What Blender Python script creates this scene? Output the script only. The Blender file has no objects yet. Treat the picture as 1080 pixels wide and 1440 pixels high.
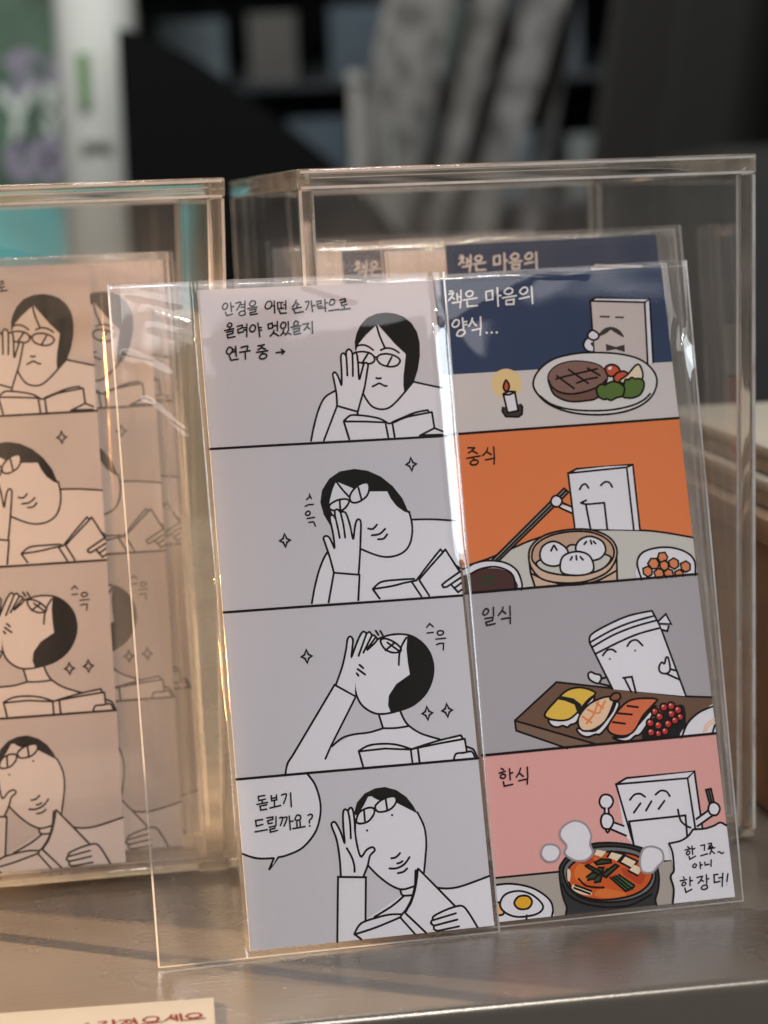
import bpy, bmesh, math, random
from mathutils import Vector, Matrix, noise
from mathutils.geometry import tessellate_polygon

# ------------------------------------------------------------------ camera, world, light, exposure
scene = bpy.context.scene
col = scene.collection
R = math.radians

cam_data = bpy.data.cameras.new('camera')
cam = bpy.data.objects.new('camera', cam_data)
col.objects.link(cam)
scene.camera = cam
cam_data.sensor_fit = 'VERTICAL'
cam_data.sensor_height = 36.0
cam_data.lens = 75.0
cam_data.clip_start = 0.01
cam_data.clip_end = 60.0
pitch, roll = R(8.0), R(2.2)
fwd = Vector((0, math.cos(pitch), -math.sin(pitch)))
rgt = Vector((1, 0, 0))
upv = rgt.cross(fwd)
rt = rgt * math.cos(roll) - upv * math.sin(roll)
up = upv * math.cos(roll) + rgt * math.sin(roll)
cm = Matrix((rt, up, -fwd)).transposed().to_4x4()
cm.translation = Vector((0, 0, 0.16))
cam.matrix_world = cm
cam_data.dof.use_dof = True
cam_data.dof.focus_distance = 0.475
cam_data.dof.aperture_fstop = 13.0

world = bpy.data.worlds.new('World')
scene.world = world
world.use_nodes = True
bgn = world.node_tree.nodes['Background']
bgn.inputs['Color'].default_value = (1.0, 0.93, 0.86, 1)
bgn.inputs['Strength'].default_value = 0.08

def lamp(name, kind, loc, target, energy, color, **kw):
    d = bpy.data.lights.new(name, kind)
    d.energy = energy
    d.color = color
    for k, v in kw.items():
        setattr(d, k, v)
    o = bpy.data.objects.new(name, d)
    col.objects.link(o)
    o.location = loc
    o.rotation_euler = (Vector(target) - Vector(loc)).to_track_quat('-Z', 'Y').to_euler()
    return o

# neutral soft panel added in front and above, for sheen on the upper film
lamp('added_sheen_panel', 'AREA', (0.62, -0.85, 1.18), (0.0, 0.47, 0.08), 2.2, (0.97, 0.96, 1.0),
     shape='RECTANGLE', size=0.8, size_y=0.42)
# added neutral key spot, narrowed to the two leaning samples
lamp('added_sample_spot', 'SPOT', (0.40, -0.70, 1.60), (0.044, 0.455, 0.070), 74.0, (0.96, 0.945, 0.99),
     spot_size=R(8.6), spot_blend=0.38, shadow_soft_size=0.12)
# window to the right, cool
lamp('cool_window_light', 'AREA', (1.17, 0.04, 0.51), (0.03, 0.48, 0.08), 3.6, (0.86, 0.95, 1.0),
     shape='RECTANGLE', size=0.36, size_y=0.55)
# warm display spot over the left box
lamp('warm_display_spot', 'SPOT', (-0.17, -0.62, 0.46), (-0.128, 0.55, 0.072), 18.5, (1.0, 0.43, 0.12),
     spot_size=R(10.5), spot_blend=0.7, shadow_soft_size=0.03)
lamp('added_warm_spot', 'SPOT', (-0.22, 0.08, 0.92), (-0.005, 0.575, 0.135), 24.0, (1.0, 0.48, 0.22),  # second warm spot, added to tint the rear cards of the right box
     spot_size=R(11), spot_blend=0.8, shadow_soft_size=0.02)
# small yellowish track lamp, the one that sparkles in the film
lamp('track_lamp', 'AREA', (0.408, -0.393, 0.988), (0.0, 0.47, 0.1), 1.1, (1.0, 0.95, 0.66), shape='DISK', size=0.065)
# unseen warm lamp added in the shop behind, to lay a sheen on the steel
lamp('added_back_lamp', 'AREA', (-0.45, 2.30, 1.05), (-0.05, 0.45, 0.0), 2.0, (1.0, 0.74, 0.52), shape='RECTANGLE', size=0.7, size_y=0.35)
# low warm lamp further along the counter, raking across the steel
lamp('warm_counter_spot', 'SPOT', (-1.25, 1.00, 0.42), (-0.06, 0.42, 0.0), 400.0, (1.0, 0.66, 0.38),
     spot_size=R(16), spot_blend=0.5, shadow_soft_size=0.006)
# lights of the shop behind
lamp('far_shop_light', 'AREA', (-0.3, 1.2, 1.7), (-0.1, 2.6, 0.25), 34.0, (0.97, 1.0, 0.97), size=0.4)

scene.view_settings.view_transform = 'Standard'
scene.view_settings.look = 'None'
scene.view_settings.exposure = 0.28
scene.view_settings.gamma = 1.0
scene.view_settings.use_curve_mapping = False
scene.render.engine = 'CYCLES'
cy = scene.cycles
cy.max_bounces = 24
cy.transparent_max_bounces = 48
cy.transmission_bounces = 16
cy.glossy_bounces = 6
cy.diffuse_bounces = 4
cy.use_denoising = True
cy.sample_clamp_indirect = 6.0
cy.blur_glossy = 0.6

# ------------------------------------------------------------------ helpers
def tag(o, label=None, cat=None, group=None, kind=None):
    if label: o['label'] = label
    if cat: o['category'] = cat
    if group: o['group'] = group
    if kind: o['kind'] = kind
    return o

def link(name, mesh, parent=None):
    o = bpy.data.objects.new(name, mesh)
    col.objects.link(o)
    if parent: o.parent = parent
    return o

def empty(name, mw):
    o = bpy.data.objects.new(name, None)
    o.empty_display_size = 0.01
    col.objects.link(o)
    o.matrix_world = mw
    return o

def mesh_from(name, verts, faces, mats, fmats=None, smooth=False):
    me = bpy.data.meshes.new(name)
    me.from_pydata([tuple(v) for v in verts], [], faces)
    for m in (mats if isinstance(mats, (list, tuple)) else [mats]):
        me.materials.append(m)
    if fmats: me.polygons.foreach_set('material_index', fmats)
    if smooth: me.polygons.foreach_set('use_smooth', [True] * len(me.polygons))
    me.update()
    return me

def hexa(b, t):
    """closed block from 4 bottom and 4 top corners (same winding, ccw from above)"""
    v = list(b) + list(t)
    f = [(3, 2, 1, 0), (4, 5, 6, 7), (0, 1, 5, 4), (1, 2, 6, 5), (2, 3, 7, 6), (3, 0, 4, 7)]
    return v, f

def box_vf(x0, x1, y0, y1, z0, z1):
    return hexa([(x0, y0, z0), (x1, y0, z0), (x1, y1, z0), (x0, y1, z0)],
                [(x0, y0, z1), (x1, y0, z1), (x1, y1, z1), (x0, y1, z1)])

def block(name, mats, parent, v, f, bevel=0.0, seg=2, smooth=True):
    me = mesh_from(name, v, f, mats)
    if bevel > 0:
        bm = bmesh.new(); bm.from_mesh(me)
        bmesh.ops.bevel(bm, geom=list(bm.edges), offset=bevel, segments=seg, affect='EDGES', profile=0.6)
        bm.to_mesh(me); bm.free()
        if smooth:
            me.polygons.foreach_set('use_smooth', [True] * len(me.polygons))
            try: me.set_sharp_from_angle(angle=R(50))
            except Exception: pass
    return link(name, me, parent)

# ------------------------------------------------------------------ materials
def new_mat(name):
    m = bpy.data.materials.new(name)
    m.use_nodes = True
    nt = m.node_tree
    return m, nt, nt.nodes, nt.links

def plain(name, rgb, rough=0.5, metal=0.0, var=0.0, scale=40.0, bump=0.0, bscale=300.0, spec=0.5):
    m, nt, N, L = new_mat(name)
    b = N['Principled BSDF']
    b.inputs['Base Color'].default_value = (*rgb, 1)
    b.inputs['Roughness'].default_value = rough
    b.inputs['Metallic'].default_value = metal
    b.inputs['Specular IOR Level'].default_value = spec
    tc = N.new('ShaderNodeTexCoord')
    if var > 0:
        nz = N.new('ShaderNodeTexNoise'); nz.inputs['Scale'].default_value = scale; nz.inputs['Detail'].default_value = 5
        mr = N.new('ShaderNodeMapRange'); mr.inputs[1].default_value = 0.3; mr.inputs[2].default_value = 0.7
        mr.inputs[3].default_value = 1 - var; mr.inputs[4].default_value = 1 + var
        mx = N.new('ShaderNodeVectorMath'); mx.operation = 'SCALE'; mx.inputs[0].default_value = rgb
        L.new(tc.outputs['Object'], nz.inputs['Vector']); L.new(nz.outputs['Fac'], mr.inputs[0])
        L.new(mr.outputs[0], mx.inputs['Scale']); L.new(mx.outputs[0], b.inputs['Base Color'])
    if bump > 0:
        n2 = N.new('ShaderNodeTexNoise'); n2.inputs['Scale'].default_value = bscale; n2.inputs['Detail'].default_value = 4
        bp = N.new('ShaderNodeBump'); bp.inputs['Strength'].default_value = bump; bp.inputs['Distance'].default_value = 0.0005
        L.new(tc.outputs['Object'], n2.inputs['Vector']); L.new(n2.outputs['Fac'], bp.inputs['Height'])
        L.new(bp.outputs['Normal'], b.inputs['Normal'])
    return m

def tiled(name, rgb, lo, hi, scale, rough=.75):
    """sheet broken into blocky cells of differing greys"""
    m = plain(name, rgb, rough); nt = m.node_tree; N, L = nt.nodes, nt.links
    tc = N.new('ShaderNodeTexCoord'); mp = N.new('ShaderNodeMapping'); mp.inputs['Scale'].default_value = (scale, scale, scale * .7)
    vo = N.new('ShaderNodeTexVoronoi'); vo.distance = 'CHEBYCHEV'; vo.inputs['Randomness'].default_value = .6
    mr = N.new('ShaderNodeMapRange'); mr.inputs[1].default_value = .1; mr.inputs[2].default_value = .9; mr.inputs[3].default_value = lo; mr.inputs[4].default_value = hi
    sx = N.new('ShaderNodeSeparateXYZ'); sc = N.new('ShaderNodeVectorMath'); sc.operation = 'SCALE'; sc.inputs[0].default_value = rgb
    L.new(tc.outputs['Object'], mp.inputs['Vector']); L.new(mp.outputs[0], vo.inputs['Vector']); L.new(vo.outputs['Color'], sx.inputs[0])
    L.new(sx.outputs[0], mr.inputs[0]); L.new(mr.outputs[0], sc.inputs['Scale']); L.new(sc.outputs[0], N['Principled BSDF'].inputs['Base Color'])
    return m

def srgb(r, g, b):
    f = lambda c: (c / 255 / 12.92) if c / 255 <= 0.04045 else ((c / 255 + 0.055) / 1.055) ** 2.4
    return (f(r), f(g), f(b))

def ink(name, rgb):
    return plain('print_' + name, rgb, rough=0.75, var=0.035, scale=2600.0, spec=0.05)

INK = {
    'K': ink('black_line', (0.008, 0.004, 0.004)), 'T': ink('black_lettering', (0.012, 0.006, 0.006)),
    'H': ink('hair_black', (0.010, 0.0085, 0.0075)), 'W': ink('white', (0.73, 0.70, 0.735)),
    'G': ink('pale_grey', (0.575, 0.545, 0.575)), 'NAVY': ink('navy', (0.034, 0.052, 0.108)),
    'PAPER': ink('pale_pink', (0.61, 0.545, 0.525)), 'GLOW': ink('candle_glow', (0.74, 0.54, 0.26)),
    'DK': ink('charcoal', (0.045, 0.036, 0.034)), 'RED': ink('tomato_red', (0.55, 0.09, 0.04)),
    'COVER': ink('book_cover_pink', (0.58, 0.485, 0.46)), 'INKB': ink('eye_brown', (0.09, 0.06, 0.05)),
    'PLATE': ink('plate_white', (0.66, 0.62, 0.60)), 'BRN1': ink('steak_side', (0.17, 0.085, 0.065)),
    'BRN2': ink('steak_top', (0.23, 0.125, 0.10)), 'CREAM': ink('cream', (0.78, 0.62, 0.44)),
    'GRN': ink('broccoli_green', (0.10, 0.165, 0.035)), 'X': ink('pale_lettering', (0.70, 0.70, 0.70)),
    'ORANGE': ink('orange', (0.74, 0.205, 0.07)), 'TBL': ink('table_grey', (0.56, 0.53, 0.48)),
    'CHOP': ink('chopstick_grey', (0.27, 0.25, 0.22)), 'TAN': ink('bamboo', (0.62, 0.43, 0.31)),
    'TAN2': ink('bamboo_inside', (0.52, 0.33, 0.23)), 'DKB': ink('bean_brown', (0.075, 0.032, 0.028)),
    'GRNL': ink('herb_line', (0.03, 0.055, 0.025)), 'ORG2': ink('cube_orange', (0.68, 0.23, 0.10)),
    'VIOLET': ink('violet_grey', (0.40, 0.365, 0.385)), 'BRD': ink('board_brown', (0.155, 0.085, 0.055)),
    'BRD2': ink('board_edge', (0.20, 0.12, 0.085)), 'YEL': ink('egg_yellow', (0.74, 0.47, 0.07)),
    'BLK': ink('seaweed', (0.012, 0.012, 0.013)), 'SHR': ink('shrimp', (0.78, 0.52, 0.34)),
    'TAIL': ink('shrimp_tail', (0.25, 0.09, 0.05)), 'STR': ink('shrimp_stripe', (0.74, 0.24, 0.08)),
    'SAL': ink('salmon', (0.66, 0.16, 0.07)), 'RED2': ink('roe_red', (0.50, 0.035, 0.03)),
    'PEACH': ink('peach', (0.78, 0.50, 0.38)), 'PINK': ink('pink', (0.72, 0.355, 0.325)),
    'BEIGE': ink('table_taupe', (0.40, 0.35, 0.31)), 'DK2': ink('stone_bowl', (0.032, 0.032, 0.034)),
    'GREYD': ink('mid_grey', (0.16, 0.155, 0.155)), 'SOUP': ink('soup_red', (0.60, 0.10, 0.02)),
    'SOUP2': ink('soup_deep_orange', (0.68, 0.17, 0.035)), 'SOUP3': ink('soup_dark_red', (0.46, 0.055, 0.018)),
    'WHT2': ink('mushroom', (0.78, 0.60, 0.42)), 'HERB': ink('dark_herb', (0.04, 0.055, 0.025)),
    'GRN3': ink('spring_onion', (0.055, 0.16, 0.05)), 'STEAM': ink('steam_line', (0.33, 0.28, 0.29)),
    'YOLK': ink('yolk', (0.76, 0.38, 0.03)), 'YOLK2': ink('yolk_pale', (0.72, 0.40, 0.14)),
}
M_paper = plain('card_paper', (0.68, 0.655, 0.64), rough=0.6, var=0.02, scale=600)

def film_mat(name, boost, haze, rough, tint=(1, 1, 1), stretch=(1, 1, 1)):
    m, nt, N, L = new_mat(name)
    out = N['Material Output']; N.remove(N['Principled BSDF'])
    tr = N.new('ShaderNodeBsdfTransparent'); tr.inputs['Color'].default_value = (*tint, 1)
    gl = N.new('ShaderNodeBsdfGlossy'); gl.inputs['Roughness'].default_value = rough
    gl.inputs['Color'].default_value = (1, 1, 1, 1)
    df = N.new('ShaderNodeBsdfDiffuse'); df.inputs['Color'].default_value = (0.85, 0.84, 0.83, 1)
    tl = N.new('ShaderNodeBsdfTranslucent'); tl.inputs['Color'].default_value = (0.85, 0.84, 0.83, 1)
    hz = N.new('ShaderNodeMixShader'); hz.inputs[0].default_value = 0.5
    fr = N.new('ShaderNodeFresnel')
    ge = N.new('ShaderNodeNewGeometry')
    io = N.new('ShaderNodeMapRange'); io.inputs[3].default_value = 1.48; io.inputs[4].default_value = 1 / 1.48
    L.new(ge.outputs['Backfacing'], io.inputs[0]); L.new(io.outputs[0], fr.inputs['IOR'])
    mu = N.new('ShaderNodeMath'); mu.operation = 'MULTIPLY'; mu.use_clamp = True; mu.inputs[1].default_value = boost
    m1 = N.new('ShaderNodeMixShader'); m2 = N.new('ShaderNodeMixShader')
    L.new(df.outputs[0], hz.inputs[1]); L.new(tl.outputs[0], hz.inputs[2])
    # uneven milkiness of plastic film; where stretched, it paints soft light streaks
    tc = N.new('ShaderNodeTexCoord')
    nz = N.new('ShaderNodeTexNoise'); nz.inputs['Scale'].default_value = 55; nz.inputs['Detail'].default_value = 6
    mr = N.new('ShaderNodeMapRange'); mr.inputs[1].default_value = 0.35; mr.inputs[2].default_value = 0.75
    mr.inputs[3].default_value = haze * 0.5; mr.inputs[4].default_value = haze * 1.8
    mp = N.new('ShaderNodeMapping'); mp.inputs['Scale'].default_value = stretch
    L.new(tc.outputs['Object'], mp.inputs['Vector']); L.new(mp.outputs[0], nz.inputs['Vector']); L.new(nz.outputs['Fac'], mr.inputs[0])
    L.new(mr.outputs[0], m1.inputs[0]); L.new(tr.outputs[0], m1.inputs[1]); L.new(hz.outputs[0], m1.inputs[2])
    L.new(fr.outputs[0], mu.inputs[0]); L.new(mu.outputs[0], m2.inputs[0])
    L.new(m1.outputs[0], m2.inputs[1]); L.new(gl.outputs[0], m2.inputs[2])
    L.new(m2.outputs[0], out.inputs['Surface'])
    return m

M_film = film_mat('clear_film', 1.3, 0.009, 0.035, stretch=(2.2, .35, 1))  # drawn-out haze stands for soft light streaks on the film
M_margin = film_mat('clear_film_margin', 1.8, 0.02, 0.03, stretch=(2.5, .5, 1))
M_margin2 = film_mat('hazed_film_margin', 2.0, 0.065, 0.08, stretch=(4, .5, 1))  # extra haze imitates the grey veil of stacked, reflecting film
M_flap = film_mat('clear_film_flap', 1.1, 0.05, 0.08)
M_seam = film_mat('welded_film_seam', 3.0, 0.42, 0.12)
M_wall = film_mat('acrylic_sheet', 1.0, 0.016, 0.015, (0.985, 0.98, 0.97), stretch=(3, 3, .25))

def glass(name, rough=0.0, tint=(0.98, 0.975, 0.965)):
    m, nt, N, L = new_mat(name)
    out = N['Material Output']; N.remove(N['Principled BSDF'])
    g = N.new('ShaderNodeBsdfGlass'); g.inputs['IOR'].default_value = 1.49
    g.inputs['Roughness'].default_value = rough; g.inputs['Color'].default_value = (*tint, 1)
    L.new(g.outputs[0], out.inputs['Surface'])
    return m
M_acryl = glass('solid_acrylic')
def edge_mat(nm, lo, hi):  # cream diffuse share imitates light caught in the acrylic edges
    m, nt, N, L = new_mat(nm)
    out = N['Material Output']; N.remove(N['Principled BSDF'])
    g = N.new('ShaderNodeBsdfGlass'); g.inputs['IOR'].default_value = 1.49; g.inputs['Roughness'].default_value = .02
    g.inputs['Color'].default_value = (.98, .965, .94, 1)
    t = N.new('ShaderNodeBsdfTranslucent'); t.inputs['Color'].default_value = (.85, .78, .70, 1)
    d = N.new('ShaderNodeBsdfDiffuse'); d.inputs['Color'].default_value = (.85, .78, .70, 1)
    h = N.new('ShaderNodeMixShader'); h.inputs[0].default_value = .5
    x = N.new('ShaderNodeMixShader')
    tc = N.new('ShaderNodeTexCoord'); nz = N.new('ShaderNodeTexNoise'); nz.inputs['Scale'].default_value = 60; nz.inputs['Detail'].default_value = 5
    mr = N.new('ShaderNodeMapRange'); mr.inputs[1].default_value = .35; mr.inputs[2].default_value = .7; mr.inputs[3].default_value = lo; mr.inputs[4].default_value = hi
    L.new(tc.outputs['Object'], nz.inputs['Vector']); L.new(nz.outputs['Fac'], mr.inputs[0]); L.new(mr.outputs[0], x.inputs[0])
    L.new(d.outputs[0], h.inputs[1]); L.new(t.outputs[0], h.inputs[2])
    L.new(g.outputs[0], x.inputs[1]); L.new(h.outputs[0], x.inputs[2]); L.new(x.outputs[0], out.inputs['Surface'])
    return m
M_edge = edge_mat('lit_acrylic_edge', .015, .15)
M_base = edge_mat('lit_acrylic_base', .04, .30)
M_bead = film_mat('painted_glint', 3.0, 0.8, 0.10)  # pale material of the strips that draw bright edge highlights
M_foot = glass('rubber_foot_clear', 0.15, (0.9, 0.89, 0.87))

def counter_mat():
    m, nt, N, L = new_mat('brushed_steel')
    b = N['Principled BSDF']
    b.inputs['Metallic'].default_value = 0.55
    tc = N.new('ShaderNodeTexCoord')
    mp = N.new('ShaderNodeMapping'); mp.inputs['Scale'].default_value = (8, 700, 8)
    nz = N.new('ShaderNodeTexNoise'); nz.inputs['Scale'].default_value = 1.0; nz.inputs['Detail'].default_value = 6
    n2 = N.new('ShaderNodeTexNoise'); n2.inputs['Scale'].default_value = 9; n2.inputs['Detail'].default_value = 6
    n2.inputs['Roughness'].default_value = 0.65
    L.new(tc.outputs['Object'], mp.inputs['Vector']); L.new(mp.outputs[0], nz.inputs['Vector'])
    L.new(tc.outputs['Object'], n2.inputs['Vector'])
    r1 = N.new('ShaderNodeMapRange'); r1.inputs[1].default_value = 0.3; r1.inputs[2].default_value = 0.7
    r1.inputs[3].default_value = 0.24; r1.inputs[4].default_value = 0.32
    L.new(n2.outputs['Fac'], r1.inputs[0]); L.new(r1.outputs[0], b.inputs['Roughness'])
    cr = N.new('ShaderNodeValToRGB')
    cr.color_ramp.elements[0].position = 0.25; cr.color_ramp.elements[0].color = (0.205, 0.178, 0.150, 1)
    cr.color_ramp.elements[1].position = 0.75; cr.color_ramp.elements[1].color = (0.25, 0.22, 0.188, 1)
    L.new(n2.outputs['Fac'], cr.inputs[0]); L.new(cr.outputs[0], b.inputs['Base Color'])
    mp3 = N.new('ShaderNodeMapping'); mp3.inputs['Rotation'].default_value = (0, 0, .5); mp3.inputs['Scale'].default_value = (18, 2600, 1)
    n3 = N.new('ShaderNodeTexNoise'); n3.inputs['Scale'].default_value = 1.0; n3.inputs['Detail'].default_value = 2
    L.new(tc.outputs['Object'], mp3.inputs['Vector']); L.new(mp3.outputs[0], n3.inputs['Vector'])
    r3 = N.new('ShaderNodeMapRange'); r3.inputs[1].default_value = .66; r3.inputs[2].default_value = .80; r3.inputs[3].default_value = 0; r3.inputs[4].default_value = 1.2
    L.new(n3.outputs['Fac'], r3.inputs[0])
    n4 = N.new('ShaderNodeTexNoise'); n4.inputs['Scale'].default_value = 700; n4.inputs['Detail'].default_value = 3
    L.new(tc.outputs['Object'], n4.inputs['Vector'])
    ad = N.new('ShaderNodeMath'); ad.operation = 'ADD'; ad2 = N.new('ShaderNodeMath'); ad2.operation = 'MULTIPLY_ADD'; ad2.inputs[1].default_value = .8
    L.new(nz.outputs['Fac'], ad.inputs[0]); L.new(r3.outputs[0], ad.inputs[1])
    L.new(n4.outputs['Fac'], ad2.inputs[0]); L.new(ad.outputs[0], ad2.inputs[2])
    bp = N.new('ShaderNodeBump'); bp.inputs['Strength'].default_value = 0.20; bp.inputs['Distance'].default_value = 0.0002
    L.new(ad2.outputs[0], bp.inputs['Height']); L.new(bp.outputs['Normal'], b.inputs['Normal'])
    return m
M_counter = counter_mat()

# ------------------------------------------------------------------ counter
ca = R(8.7)
counter_mw = Matrix.Translation((-0.0238, 0.4085, 0)) @ Matrix.Rotation(ca, 4, 'Z')
croot = empty('counter', counter_mw)
tag(croot, kind='structure')
v, f = box_vf(-0.9, 0.9, 0.0, 0.75, -0.03, 0.0)
block('counter_top', M_counter, croot, v, f, bevel=0.0026, seg=5)
v, f = box_vf(-0.9, 0.9, 0.0022, 0.74, -0.85, -0.0302)
block('counter_front', plain('counter_front_grey', (0.085, 0.085, 0.088), 0.55, 0.3, var=0.18, scale=60, bump=0.3, bscale=500), croot, v, f)

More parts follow.
